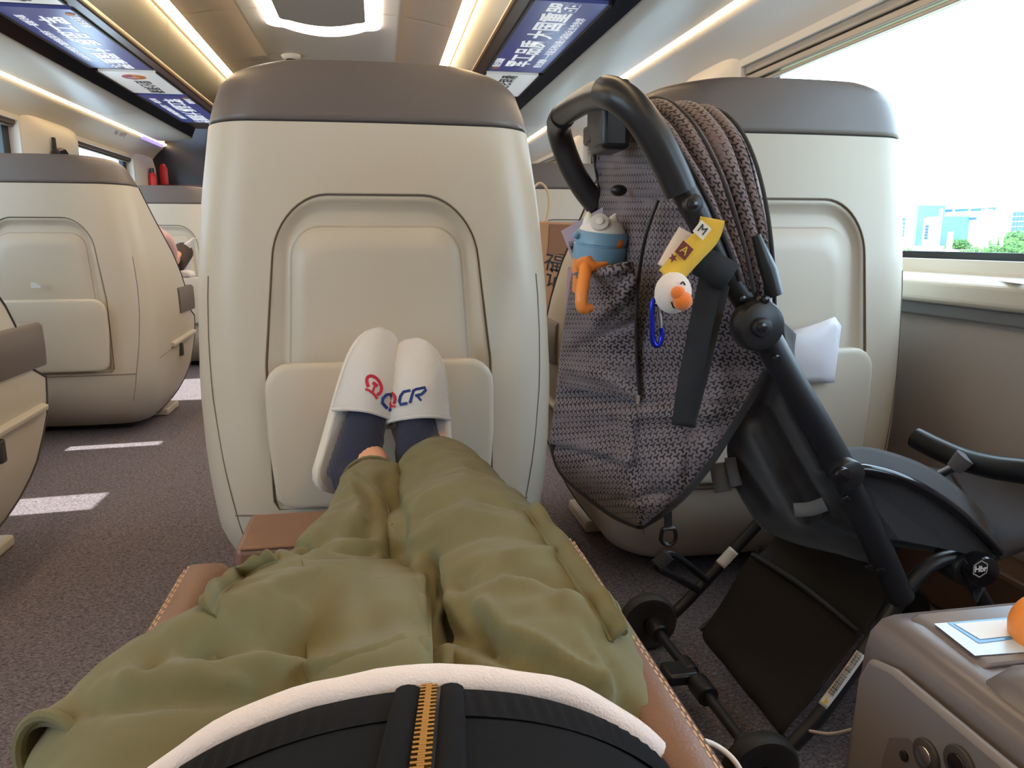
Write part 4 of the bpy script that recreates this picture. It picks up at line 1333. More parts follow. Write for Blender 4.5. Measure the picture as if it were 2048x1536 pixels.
M['pom'] = mat('orange_plush', rgb(240, 126, 40), .95, bump=1, bscale=500, sheen=.5)
for px, py, r in ((1356, 586, .0085), (1365, 602, .0115)):
    MB().sphere(P(px, py, y=.823), r, 16, 10).build('orange_pompom', M['pom'], ch)
cord('stitched_smile', [(1343, 604, .8275), (1347, 614, .8275), (1354, 615, .8275)], .0011, M['addark'], ch)
cord('stitched_brow', [(1361, 568, .829), (1366, 564, .830), (1370, 570, .832)], .0009, M['addark'], ch)
pc = _pc

# ------------------------------------------------------------------ the reclining passenger who looks along his legs
def fused(name, parts, m, parent, voxel=.007, smooth=6, disp=None, post=0):
    """tubes grown together into one continuous surface; disp(v, n) gives an offset along the normal"""
    mb = MB()
    for pts, rad, flat in parts:
        mb.tube(pts, rad, 24, flat=flat)
    o = mb.build(name + '_raw', None)
    md = o.modifiers.new('r', 'REMESH')
    md.mode = 'VOXEL'
    md.voxel_size = voxel
    md2 = o.modifiers.new('s', 'SMOOTH')
    md2.iterations = smooth
    md2.factor = .5
    me = bpy.data.meshes.new_from_object(o.evaluated_get(bpy.context.evaluated_depsgraph_get()))
    bpy.data.objects.remove(o)
    if disp:
        nv = len(me.vertices)
        nm = [Vector(v.normal) for v in me.vertices]
        for i in range(nv):
            v = me.vertices[i]
            d = disp(Vector(v.co), nm[i])
            if d:
                v.co = v.co + nm[i] * d
        bm = bmesh.new()
        bm.from_mesh(me)
        for _ in range(post):
            bmesh.ops.smooth_vert(bm, verts=bm.verts, factor=.5, use_axis_x=True, use_axis_y=True, use_axis_z=True)
        bm.to_mesh(me)
        bm.free()
    for p in me.polygons:
        p.use_smooth = True
    me.name = name
    o = bpy.data.objects.new(name, me)
    C.collection.objects.link(o)
    me.materials.append(m)
    o.parent = parent
    o.matrix_parent_inverse = Matrix.Identity(4)
    o.location = -parent_loc(parent)
    return o
def path(q, n=6):
    """q: (px, py, y, radius m)"""
    c = bezier([P(a, b, y=y) for a, b, y, r in q], n)
    rr = bezier([Vector((r, 0, 0)) for *_, r in q], n)
    return c, [v.x for v in rr]

def twill(name, col):
    m = mat(name, col, .88, var=.10, vscale=14, sheen=.12)
    nt = m.node_tree
    b = nt.nodes['Principled BSDF']
    tc = nt.nodes.new('ShaderNodeTexCoord')
    w = nt.nodes.new('ShaderNodeTexWave')
    w.bands_direction = 'DIAGONAL'
    w.inputs['Scale'].default_value = 380
    w.inputs['Distortion'].default_value = 1.5
    nt.links.new(tc.outputs['Object'], w.inputs['Vector'])
    bp = nt.nodes.new('ShaderNodeBump')
    bp.inputs['Strength'].default_value = .15
    bp.inputs['Distance'].default_value = .001
    nt.links.new(w.outputs['Fac'], bp.inputs['Height'])
    nt.links.new(bp.outputs['Normal'], b.inputs['Normal'])
    return m
M['olive'] = twill('olive_twill', rgb(110, 104, 70))
M['skin'] = mat('skin', rgb(226, 168, 140), .5, bump=.1, bscale=300)
M['sock'] = mat('navy_sock', rgb(44, 48, 70), .95, bump=.8, bscale=420, sheen=.2)
M['terry'] = mat('white_terry', rgb(228, 224, 222), .95, bump=.9, bscale=700, sheen=.5)
M['sole'] = mat('white_foam_sole', rgb(226, 218, 206), .7, bump=.4, bscale=300)
M['jersey'] = mat('black_jersey', rgb(15, 16, 21), .95, bump=.25, bscale=900, spec=.2)
me_p = thing('person', 'reclining person in olive trousers and dark zip jacket, white slippers on the seat ahead', 'person', P(800, 1200, y=.7))

WR = [((.10, .22, .555), .095), ((.11, .33, .552), .095), ((.12, .45, .565), .100), ((.13, .57, .585), .107), ((.135, .68, .585), .107), ((.128, .80, .575), .108), ((.108, .93, .578), .118)]
RLEG = [(913, 1062, 1.06, .112), (896, 1002, 1.17, .095), (880, 945, 1.25, .073), (867, 915, 1.295, .052)]
WL = [((-.09, .22, .56), .10), ((-.12, .33, .54), .098), ((-.15, .45, .548), .112), ((-.162, .57, .575), .120), ((-.128, .70, .572), .100), ((-.092, .80, .565), .097), ((-.055, .875, .552), .093)]
LCALF = [(712, 1125, 1.0, .086), (736, 1058, 1.09, .068), (742, 1000, 1.18, .062), (744, 962, 1.25, .053)]
FOLDS = [([(560, 1098), (650, 1092), (742, 1100)], 8, -.014),  # (pixel line, half width px, height m)
    ([(770, 960), (800, 1030), (790, 1100)], 14, -.010), ([(800, 930), (860, 900), (930, 930)], 16, .008), ([(845, 1000), (930, 960), (1000, 985)], 10, .005), ([(840, 1030), (940, 985), (1030, 1015)], 9, -.005),
    ([(830, 1080), (930, 1030), (1040, 1045)], 12, .006), ([(850, 1120), (960, 1070), (1060, 1075)], 12, -.004), ([(945, 1150), (1010, 1110), (1110, 1110)], 9, .007), ([(920, 1160), (1000, 1130), (1080, 1150), (1130, 1180)], 18, -.012), ([(900, 1200), (960, 1210), (1010, 1260), (1090, 1300), (1200, 1370)], 16, .010),
    ([(1010, 1160), (1120, 1180), (1190, 1260)], 14, .009), ([(900, 1260), (980, 1280), (1080, 1360), (1250, 1430)], 30, -.014), ([(890, 1300), (1000, 1350), (1150, 1450), (1280, 1490)], 20, .009), ([(930, 1205), (955, 1240), (965, 1270)], 18, -.014), ([(1040, 1290), (1150, 1370), (1260, 1400)], 12, -.008),
    ([(1120, 1200), (1180, 1290), (1230, 1400)], 12, .008), ([(1150, 1240), (1220, 1340), (1300, 1460)], 12, -.007),
    ([(420, 1290), (520, 1260), (640, 1290), (740, 1260)], 34, -.018), ([(400, 1330), (520, 1330), (660, 1340), (850, 1310)], 22, .008), ([(350, 1280), (440, 1220), (560, 1170), (700, 1150)], 26, .012), ([(560, 1190), (660, 1160), (740, 1180)], 14, -.005), ([(300, 1330), (330, 1290), (420, 1290)], 22, -.012),
    ([(250, 1360), (330, 1350), (480, 1370)], 18, .008), ([(180, 1420), (330, 1400), (520, 1390)], 18, -.008), ([(740, 1230), (800, 1240), (860, 1250)], 24, -.012), ([(640, 1340), (720, 1330), (800, 1290)], 14, .010),
    ([(735, 1118), (735, 1170), (742, 1240)], 5, -.003), ([(862, 1120), (866, 1210), (868, 1330)], 10, -.022), ([(840, 1125), (848, 1210), (850, 1320)], 14, .008),
    ([(690, 960), (720, 1010), (700, 1050)], 10, .006), ([(715, 950), (745, 1000), (740, 1040)], 9, -.006), ([(610, 1090), (670, 1050), (740, 1060)], 14, -.014), ([(560, 1110), (640, 1060), (720, 1040)], 10, .008), ([(620, 1100), (700, 1085), (745, 1090)], 9, .008)]
def olive_disp(v, n):
    h = .005 * noise.noise(v * 10) + .0035 * noise.noise(Vector((v.x * 18, v.y * 34, v.z * 18))) + .0012 * noise.noise(v * 60)
    if n.dot(CAM - v) > -.02 and v.y > .2:
        x, y = pix(v)
        for pl, wd, ht in FOLDS:
            dd = 1e9
            for (ax, ay), (bx_, by) in zip(pl, pl[1:]):
                ex, ey = bx_ - ax, by - ay
                tt = max(0, min(1, ((x - ax) * ex + (y - ay) * ey) / (ex * ex + ey * ey)))
                dd = min(dd, math.hypot(x - ax - tt * ex, y - ay - tt * ey))
            if dd < wd * 3:
                h += 1.0 * ht * math.exp(-(dd / wd) ** 2)
    return h
def wpath(world, q):
    c = [Vector(v) for v, r in world] + [P(a, b, y=y) for a, b, y, r in q]
    r_ = [r for v, r in world] + [r for *_, r in q]
    return bezier(c, 6), [v.x for v in bezier([Vector((r, 0, 0)) for r in r_], 6)]
ra, rr_ = wpath(WR, RLEG)
la, lr_ = wpath(WL, [])
ca, cr_ = wpath([((-.055, .875, .55), .09)], LCALF)
pelvis = [Vector((.10, .24, .57)), Vector((0, .26, .57)), Vector((-.09, .24, .57))]
crotch = ([Vector((.01, .26, .56)), Vector((.0, .45, .556)), Vector((-.01, .60, .572)), Vector((-.01, .74, .56)), Vector((-.005, .84, .54))], [.10, .105, .10, .09, .07], 1)
tl = fused('trouser_leg', [(la, lr_, .9), (ca, cr_, .95), (pelvis, [.085, .09, .085], 1), crotch], M['olive'], me_p, .0055, 5, olive_disp, 1)
tr = fused('trouser_leg', [(ra, rr_, .86), (pelvis, [.085, .09, .085], 1)], M['olive'], me_p, .0055, 5, olive_disp, 1)
# body under the clothes, one continuous surface from chest to feet
def shrink(q, k, rmin=.03): return [max(rmin, r * k) for r in q]
foot_l = [P(744, 962, y=1.25), P(740, 930, y=1.28), P(722, 905, y=1.315), P(700, 905, y=1.34), P(720, 820, y=1.38), P(745, 740, y=1.415)]
foot_r = [P(867, 915, y=1.295), P(864, 888, y=1.325), P(860, 890, y=1.345), P(856, 880, y=1.36), P(846, 810, y=1.39), P(832, 735, y=1.42)]
fused('body', [(ra, shrink(rr_, .58, .034), 1), (la, shrink(lr_, .60), 1), (ca, shrink(cr_, .48, .030), 1), (pelvis, .08, 1),
               ([Vector((0, .30, .60)), Vector((0, .15, .66)), Vector((0, -.05, .72)), Vector((0, -.16, .74))], [.10, .095, .10, .09], 1),
               (foot_l, [.036, .036, .036, .034, .030, .026], 1), (foot_r, [.032, .030, .030, .030, .028, .024], 1)], M['skin'], me_p, .008, 4)
# hems of the trouser legs
def hem(name, c, d, r, m=None, k=.006):
    d = d.normalized()
    u = d.orthogonal().normalized()
    w = d.cross(u)
    pts = [c + (u * math.cos(a) + w * math.sin(a)) * r for a in [2 * math.pi * i / 24 for i in range(25)]]
    return MB().tube(pts, k, 8, cap=False).build(name, m or M['olive'], me_p)
hem('trouser_hem', ca[-1] - (ca[-1] - ca[-3]).normalized() * .010, ca[-1] - ca[-3], .050, k=.003)
hem('trouser_hem', ra[-1] - (ra[-1] - ra[-3]).normalized() * .010, ra[-1] - ra[-3], .049, k=.003)

# socks and slippers
def foot_frame(heel, toe, tilt):
    Y = (toe - heel)
    L = Y.length
    Y.normalize()
    mid = (heel + toe) / 2
    Z = (CAM - mid).normalized() + RGT * tilt
    Z = (Z - Y * Z.dot(Y)).normalized()
    X = Y.cross(Z)
    return heel, X, Y, Z, L
def slipper(heel, toe, tilt, lab, mirror, ankle, ankle_r, sock_to):
    O, X, Y, Z, L = foot_frame(heel, toe, tilt)
    def T(x, y, z): return O + X * x + Y * (y * L) + Z * z
    Wd = .060
    def half(t):     # half width of the sole along its length
        return Wd * (.74 * (1 - abs(1 - t / .16) ** 2.2) ** .5 if t < .16 else .74 + .26 * math.sin(math.pi / 2 * min(1, (t - .16) / .5)) if t < .68 else max(0.0, 1 - ((t - .68) / .325) ** 2.3) ** .5)
    def cx(t): return mirror * .010 * math.sin(math.pi * t) - mirror * .006
    ts = [0.004, .02, .05, .1, .16] + [.16 + .84 * k / 20 for k in range(1, 20)] + [.985, .996, 1.0]
    out = [(cx(t) - half(t), t) for t in ts] + [(cx(t) + half(t), t) for t in reversed(ts)]
    sl = bpy.data.objects.new('slipper', None)
    C.collection.objects.link(sl)
    sl.parent = me_p
    sl.matrix_parent_inverse = Matrix.Identity(4)
    sl.location = O - parent_loc(me_p)
    sl['label'] = lab
    MB().loft([[T(x * k, .5 + (t - .5) * k, z) for x, t in out] for k, z in ((.965, -.006), (1.0, -.003), (1.005, .002), (.992, .005), (1.005, .008), (1.0, .014), (.95, .0155))]).build('sole', M['sole'], sl, auto=0)
    MB().add
    mb = MB()
    mb.add([T(x * .93, .5 + (t - .5) * .955, .0165) for x, t in out], [tuple(range(len(out)))])
    mb.build('insole', M['terry'], sl, smooth=False, solid=.002)
    # upper: arched rows from toe to the opening
    def prof(t):
        return .062 * min(1, ((1.0 - t) / .34)) ** .62 + .004
    rows = []
    nt_ = 26
    for i in range(nt_ + 1):
        t = 1.0 - .002 - (1.0 - .52) * (i / nt_)
        hw = half(t) * .99 + .0005
        hh = prof(t)
        row = []
        for j in range(33):
            a = math.pi * j / 32
            tt = t - (.055 * math.sin(a) ** 2 * -1 * (i / nt_) if False else 0) + .06 * (1 - math.sin(a)) * -(i / nt_) * .9
            e = .78
            row.append(T(cx(t) - hw * math.copysign(abs(math.cos(a)) ** e, math.cos(a)), tt, .010 + hh * math.sin(a) ** e))
        rows.append(row)
    up = MB().grid(rows).build('upper', M['terry'], sl, solid=.006, soff=0, auto=0)
    MB().tube(rows[-1], .0042, 8).build('opening_trim', M['terry'], sl)
    MB().tube([T(x * 1.0, t, .0165) for x, t in out if t > .50], .0032, 8).build('welt', M['terry'], sl)
    # emblem: red rail ring with T bar, and blue letters
    def S_(u, v):   # u: across in m, v: along the foot (fraction); a point just above the upper
        hw = half(v) * .99
        q = max(-.98, min(.98, (u - cx(v)) / hw))
        a = math.acos(math.copysign(abs(q) ** (1 / .78), q))
        return T(u, v, .010 + prof(v) * math.sin(a) ** .78 + .0042)
    red = M.setdefault('redink', mat('red_print', rgb(196, 44, 66), .8))
    blue = M.setdefault('blueink', mat('blue_print', rgb(38, 62, 128), .8))
    def ink(nm, pts2, w, m, n=4):
        c = [S_(u, v) for u, v in pts2]
        L_, R_ = [], []
        for i, p in enumerate(c):
            t_ = (c[min(i + 1, len(c) - 1)] - c[max(i - 1, 0)]).normalized()
            nn = (CAM - p).normalized()
            s = t_.cross(nn).normalized() * w / 2
            L_.append(p - s)
            R_.append(p + s)
        return L_, R_
    def mark(nm, strokes, m):
        mb = MB()
        for pts2, w in strokes:
            a_, b_2 = ink(nm, pts2, w, m)
            mb.grid([a_, b_2])
        return mb.build(nm, m, sl, smooth=False, solid=.0008)
    return sl, mark, L, S_, T
heel_l, toe_l = P(655, 985, y=1.325), P(768, 664, y=1.405)
heel_r, toe_r = P(868, 985, y=1.335), P(822, 682, y=1.395)
sL, markL, LL, SL_, TL = slipper(heel_l, toe_l, .85, 'slipper on the left, leaning behind the other', 1, None, 0, 0)
sR, markR, LR, SR_, TR = slipper(heel_r, toe_r, -.35, 'slipper on the right, in front of the other', -1, None, 0, 0)
def logo(mark, L, u0, v0, s, sk):
    """railway ring and CR letters; u0, v0 is the centre of the ring; s the size in m; sk the slope along the foot"""
    def pt(x, y): return (u0 + x * s, v0 + (y * s + sk * x * s) / L)
    ring = [pt(.5 * math.cos(a), .55 + .5 * math.sin(a)) for a in [math.radians(-52 + 284 * k / 22) for k in range(23)]]
    mark('rail_emblem', [(ring, s * .22), ([pt(-.16, .62), pt(.16, .62)], s * .24), ([pt(0, .6), pt(0, .05)], s * .15), ([pt(-.42, -.08), pt(-.2, 0), pt(0, .02), pt(.2, 0), pt(.42, -.08)], s * .16)], M['redink'])
    def q(x, y): return pt(.66 + x + y * .28, y - .05)
    mark('letters', [([q(.85, .95), q(.3, .95), q(.12, .7), q(.06, .3), q(.2, .05), q(.75, .05)], s * .22),
                     ([q(.95, .02), q(1.1, .9), q(1.25, .95), q(1.9, .95), q(1.98, .75), q(1.75, .5), q(1.3, .48)], s * .22), ([q(1.45, .45), q(1.8, .02)], s * .18)], M['blueink'])
logo(markL, LL, -.030, .615, .026, -.45)
logo(markR, LR, -.029, .60, .0235, .05)
def sock(foot, ank, name, lab):
    return fused('sock', [(bezier(foot, 5), [interp([(0, .046), (.3, .044), (.5, .040), (.75, .033), (1, .027)], i / (len(bezier(foot, 5)) - 1)) for i in range(len(bezier(foot, 5)))], 1), ank], M['sock'], me_p, .005, 5,
                 lambda v, n: .0012 * math.sin((v.x * .9 + v.z * .2) * 900) * .5)
fl3 = [TL(.004, .11, .050), TL(.0, .22, .052), TL(0, .38, .044), TL(0, .55, .034), TL(0, .72, .030)]
fr3 = [TR(0, .11, .050), TR(0, .22, .052), TR(0, .38, .045), TR(0, .55, .034), TR(0, .72, .030)]
al, ar = ca[-1], ra[-1]
sock(fl3, ([TL(0, .13, .050), TL(0, .15, .075), TL(0.004, .15, .095)], [.043, .041, .039], 1), 'sock', '')
sock(fr3, ([TR(0.004, .22, .055), P(866, 890, y=1.322), ar], [.046, .047, .046], 1), 'sock', '')
# bare ankle between the left sock and trouser hem belongs to the body: a short bridge grown on the leg line
# pocket flaps and the standing side seams of the trousers
from mathutils.bvhtree import BVHTree
def bvh(obs):
    vs, fs = [], []
    for q in obs:
        k = len(vs)
        vs += [v.co.copy() for v in q.data.vertices]
        fs += [tuple(i + k for i in p.vertices) for p in q.data.polygons]
    return BVHTree.FromPolygons(vs, fs)
_bvh, _left = bvh((tl, tr)), bvh((tl,))
def on(px, py, off=.0, tree=None):
    tree = tree or _bvh
    hit = tree.ray_cast(CAM, ray(px, py).normalized())
    if hit[0] is None:
        near = tree.find_nearest(P(px, py, z=.62))
        return near[0] + near[1] * off, near[1]
    return hit[0] + hit[1] * off, hit[1]
def seam(name, pts, r, m=None, off=.0):
    out = []
    for (a, b), (c, d) in zip(pts, pts[1:]):
        for k in range(8):
            out.append(on(a + (c - a) * k / 8, b + (d - b) * k / 8, off)[0])
    out.append(on(*pts[-1], off)[0])
    for _ in range(3):
        out = [out[0]] + [(out[i - 1] + out[i] * 2 + out[i + 1]) / 4 for i in range(1, len(out) - 1)] + [out[-1]]
    return out, MB().tube(out, r, 8).build(name, m or M['olive'], me_p)
def flap(name, pts, w, lift):
    c, o = seam(name + '_edge', pts, .0028)
    up = Vector(lift).normalized()
    MB().grid([[v - up * .004 for v in c], [v + up * w * .5 for v in c], [v + up * w + Vector((0, 0, .002 * math.sin(i * .9))) for i, v in enumerate(c)]]).build(name, M['olive'], me_p, solid=.0035, soff=0, auto=0)
flap('pocket_flap', [(1052, 1024), (1100, 1090), (1150, 1165), (1195, 1232), (1222, 1285)], .020, (.75, .1, .65))
flap('pocket_flap', [(424, 1232), (440, 1190), (480, 1160), (530, 1132), (556, 1122)], .016, (-.6, .2, .75))
seam('draw_cord', [(1205, 1205), (1222, 1220), (1232, 1250), (1240, 1275)], .004, off=.006)
seam('knee_seam', [(690, 935), (735, 960), (770, 1000), (785, 1050)], .0014, off=.0006)
# the flat front panel of the left thigh, its free edge standing over the other leg
g = []
NU, NV = 26, 26
for i in range(NV + 1):
    v = i / NV
    row = []
    for j in range(NU + 1):
        u = j / NU
        px = (600 + 10 * v) * (1 - u) + (863 + 5 * v) * u
        py = 1112 + 8 * (u - .5) ** 2 + (1400 - 1112) * v
        q, nn = on(px, py, 0, _left)
        row.append(q)
    g.append(row)
for _ in range(6):
    g = [[g[i][j] if i in (0, NV) and j in (0, NU) else (g[max(i - 1, 0)][j] + g[min(i + 1, NV)][j] + g[i][max(j - 1, 0)] + g[i][min(j + 1, NU)] + g[i][j] * 2) / 6 for j in range(NU + 1)] for i in range(NV + 1)]
for i in range(NV + 1):
    for j in range(NU + 1):
        u, v = j / NU, i / NV
        e = max(u ** 4, .7 * (1 - v) ** 6) * min(1, u * 4)
        g[i][j] = g[i][j] + (CAM - g[i][j]).normalized() * (-.006 + .012 * min(1, u * 3) + .012 * e + .003 * noise.noise(g[i][j] * 22))
MB().grid(g).build('front_panel', M['olive'], me_p, solid=.003, soff=0, auto=0)
MB().tube([r[-1] for r in g], .0026, 8).build('front_panel_edge', M['olive'], me_p)
# loose cuff of cloth at the lower left
cu = bezier([P(420, 1400, y=.60), P(300, 1430, y=.58), P(190, 1470, y=.555), P(104, 1518, y=.525)], 6)
mb = MB().tube(cu, [.060 - .026 * i / (len(cu) - 1) for i in range(len(cu))], 24, cap=False, flat=.8)
cf = mb.build('front_pocket', M['olive'], me_p, solid=.005, auto=0)
hem('pocket_hem', cu[-1], cu[-1] - cu[-3], .0325, k=.0045)

# jacket
SEC = [(.445, .565, .204, .142), (.43, .567, .208, .146), (.40, .574, .203, .147), (.33, .592, .188, .148), (.22, .618, .176, .152), (.08, .65, .182, .145), (-.06, .685, .192, .12), (-.16, .70, .188, .10)]
def jrow(y, zc, a, b, n=72, k=1.0):
    out = []
    for i in range(n):
        t = 2 * math.pi * i / n
        out.append(Vector((.004 + a * k * math.cos(t), y, zc + b * k * math.sin(t))))
    return out
rows = []
ys = sorted(s_[0] for s_ in SEC)
for i in range(40):
    y = .445 - .605 * i / 39
    rows.append([v + Vector((0, 0, .004 * noise.noise(v * 9))) for v in jrow(y, interp([(s_[0], s_[1]) for s_ in SEC], y), interp([(s_[0], s_[2]) for s_ in SEC], y), interp([(s_[0], s_[3]) for s_ in SEC], y))])
jk = MB().loft(rows, cap=True).build('jacket', M['jersey'], me_p, auto=0)
# ribbed waistband and white hem
mb = MB()
rb = []
for i in range(7):
    y = .441 - .05 * i / 6
    rb.append([v for v in jrow(y, interp([(s_[0], s_[1]) for s_ in SEC], y), interp([(s_[0], s_[2]) for s_ in SEC], y), interp([(s_[0], s_[3]) for s_ in SEC], y), 480)])
rb = [[Vector((.004, v.y, .567)) + (v - Vector((.004, v.y, .567))) * (1.012 + .006 * math.sin(j * math.pi / 2.0) * (1 if 0 < i < 6 else 0)) for j, v in enumerate(r)] for i, r in enumerate(rb)]
MB().loft(rb, cap=False).build('ribbed_waistband', M['jersey'], jk, auto=0)
hr = jrow(.452, .565, .206, .144, 96)
hr = [v + Vector((0, .004 * noise.noise(v * 20), .003 * noise.noise(v * 25))) for v in hr]
MB().tube(hr + [hr[0]], [.0105 + .002 * noise.noise(v * 18) for v in hr] + [.0105], 14, cap=False).build('white_hem', mat('white_fleece', rgb(236, 222, 218), .95, bump=.6, bscale=500, sheen=.5), jk, auto=0)
# zip with raised plackets
def jtop(y, x): 
    a = interp([(s_[0], s_[2]) for s_ in SEC], y)
    b = interp([(s_[0], s_[3]) for s_ in SEC], y)
    zc = interp([(s_[0], s_[1]) for s_ in SEC], y)
    return zc + b * math.sqrt(max(0, 1 - ((x - .004) / a) ** 2))
def zxf(y): return .024 - (.44 - y) * .10
zy = [.440 - .03 * k for k in range(16)]
for s in (-1, 1):
    MB().tube([(zxf(y) + s * .014, y, jtop(y, zxf(y) + s * .014) + .001) for y in zy], [.0088] * 16, 12, flat=.55).build('placket', M['jersey'], jk)
MB().grid([[(zxf(y) + dx, y, jtop(y, zxf(y)) + .003) for y in zy] for dx in (-.008, .008)]).build('zip_tape', M['black'], jk, solid=.001)
mb = MB()
brass = mat('brass', rgb(176, 134, 78), .35, .9)
for k in range(120):
    y = .438 - k * .0030
    zx = zxf(y)
    s = 1 if k % 2 else -1
    z = jtop(y, zx) + .0042
    mb.box((zx + s * .0017 - .0036, y - .00085, z), (zx + s * .0017 + .0036, y + .00085, z + .0022))
mb.build('zip_teeth', brass, jk, smooth=False)

# ------------------------------------------------------------------ his own seat, footrest and centre console
os_ = thing('leather_seat', 'tan leather seat cushion with side bolsters under the olive trousers', 'seat', (0, .3, FL))
MB().box((-.215, -.35, .36), (.215, .86, .465)).build('cushion', M['leather'], os_, bevel=.03, seg=4)
MB().box((-.20, -.3, FL), (.20, .6, .36)).build('pedestal', M['dark_trim'], os_, bevel=.02)
for s in (-1, 1):
    yy = .88 if s < 0 else .86
    ps = [(0.172, .40), (.172, .60), (.178, .628), (.192, .640), (.218, .640), (.232, .628), (.236, .60), (.232, .36)]
    rings = []
    for y, k, dz in ((-.30, 1, 0), (.2, 1, 0), (.6, 1, 0), (yy - .05, 1, 0), (yy - .015, .94, -.008), (yy, .80, -.03)):
        rings.append([(s * (.204 + (x - .204) * k), y, .50 + (z - .5) * k + dz) for x, z in ps])
    MB().loft(rings).build('bolster', M['leather'], os_, auto=60)
    for dx in (.221, .226):
        st = MB()
        for k in range(90):
            y = -.2 + k * .0115
            if y < yy - .03:
                st.box((s * dx - .0008, y, .6365 - (dx - .221) * .8), (s * dx + .0008, y + .007, .6385 - (dx - .221) * .8))
        o = st.build('stitching', M['stitch'], os_, smooth=False)
        o['kind'] = 'stuff'
MB().loft([[(-.2, y, z - .12), (.2, y, z - .12), (.2, y, z), (-.2, y, z)] for y, z in ((.84, .50), (.92, .50), (1.0, .47), (1.04, .42))]).build('knee_roll', M['leather'], os_, bevel=.02, seg=3)
fr = thing('footrest', 'tan leather footrest cushion with pale stitched edge below the slippers', 'footrest', (-.01, 1.16, .3))
MB().box((-.225, 1.085, .500), (.20, 1.235, .548)).build('pad', M['leather'], fr, bevel=.010, seg=3)
st = MB()
for k in range(42):
    st.box((-.215 + k * .0098, 1.0835, .511), (-.215 + k * .0098 + .006, 1.0845, .5125))
st.build('stitching', M['stitch'], fr, smooth=False)['kind'] = 'stuff'
MB().box((-.02, 1.10, FL), (.02, 1.20, .50)).build('post', M['dark_trim'], fr, bevel=.005)
MB().tube([(-.215, 1.086, .547), (.19, 1.086, .547)], .0025, 8).build('piping', M['leather'], fr)

M['congrey'] = mat('console_grey', rgb(108, 101, 104), .28)
M['conside'] = mat('console_side', rgb(128, 122, 125), .5)
cn = thing('centre_console', 'grey centre console with sockets and a stickered lid beside the right leg', 'console', (.58, .3, FL))
x0, zt, y1 = .446, .650, .585
def csec(y, k=0.0, zk=0.0):
    return [(x0 + k, y, FL), (x0 - .012 + k, y, .45), (x0 + k, y, zt - .035 - zk), (x0 + .004 + k, y, zt - .015 - zk), (x0 + .015 + k, y, zt - .003 - zk), (x0 + .03, y, zt - zk), (.72, y, zt - zk), (.72, y, FL)]
MB().loft([csec(-.3), csec(.46), csec(.55), csec(.578, .002, .003), csec(y1, .008, .010)]).build('body', M['congrey'], cn, auto=40)
MB().loft([[(x0 + .035, y, zt - .001), (.71, y, zt - .001), (.71, y, zt + dz), (x0 + .045, y, zt + dz)] for y, dz in ((.478, .004), (.566, .003))]).build('lid', M['congrey'], cn, bevel=.003)
MB().loft([[(x0 + .012, y, zt - .03), (.71, y, zt - .03), (.71, y, zt + dz), (x0 + .05, y, zt + dz), (x0 + .024, y, zt + dz - .012)] for y, dz in ((-.3, .016), (.44, .016), (.465, .010), (.473, .0))]).build('armrest_pad', M['congrey'], cn, auto=50)
# inset side panel with sockets
def sp(px, py): return P(px, py, x=x0 - .0125)
def spanel(nm, pts, off, m):
    c = [sp(*q) for q in pts]
    return MB().prism([v + Vector((.004, 0, 0)) for v in c], (-off - .004, 0, 0)).build(nm, m, cn, bevel=.0015)
zA = lambda y, z: (x0 - .014, y, z)
MB().prism([(x0 - .006, y, z) for y, z in ((-.25, .20), (.560, .20), (.564, .5), (.562, .595), (.55, .622), (.52, .630), (-.25, .630))], (-.010, 0, 0)).build('side_panel', M['conside'], cn, bevel=.004)
MB().prism([(x0 - .015, y, z) for y, z in ((-.2, .25), (.515, .25), (.518, .54), (.512, .570), (.49, .585), (-.2, .585))], (-.002, 0, 0)).build('socket_panel', M['congrey'], cn, bevel=.002)
for (px, py, r) in ((1852, 1512, .014), (1918, 1530, .015)):
    v = P(px, py, x=x0 - .018)
    MB().disc(v, (-1, 0, 0), r, .004).build('socket_ring', M['dark_trim'], cn)
    MB().disc(v + Vector((-.002, 0, 0)), (-1, 0, 0), r * .6, .003).build('socket_face', M['chrome'] if r < .0145 else M['black_gloss'], cn)
v = P(1808, 1512, x=x0 - .018)
MB().disc(v, (-1, 0, 0), .0045, .003).build('screw', M['black'], cn)
# stickers on the lid (their square codes are left out)
def stk(nm, pts, m, dz):
    return MB().prism([P(a, b, z=zt + .0045 + dz) for a, b in pts], (0, 0, .0004)).build(nm, m, cn, smooth=False)
stk('sticker', [(1868, 1248), (2060, 1232), (2110, 1300), (1950, 1312)], mat('pale_blue_sticker', rgb(196, 216, 236), .3), 0)
stk('sticker_border', [(1895, 1246), (2035, 1234), (2075, 1272), (1958, 1287)], mat('blue_sticker_line', rgb(60, 140, 210), .3), .0005)
stk('sticker_field', [(1908, 1248), (2030, 1238), (2062, 1268), (1960, 1279)], mat('grey_sticker_field', rgb(216, 216, 214), .4), .001)
ob = MB().sphere(P(2104, 1262, y=.50), .033, 28, 18).build('orange_ball', M['orange'])
tag(ob, 'smooth round orange thing on the console lid at the right edge', 'ball')

# ------------------------------------------------------------------ cables, pouch, bag and small things
def free_cable(pts, r, m, lab):
    return tag(MB().tube(bezier(pts, 8), r, 10).build('charging_cable', m), lab, 'cable')
M['cable'] = mat('white_cable', rgb(224, 214, 206), .45)
free_cable([P(1330, 1480, y=.47), P(1380, 1478, y=.48), P(1430, 1490, y=.49), P(1475, 1530, y=.48), P(1500, 1600, y=.47)], .0022, M['cable'], 'white cable curving past the leather bolster to the right leg')
free_cable([P(1620, 1462, y=.86), P(1660, 1468, y=.8), P(1700, 1460, y=.74), P(1730, 1452, y=.7)], .0022, M['cable'], 'thin white cable end behind the console')
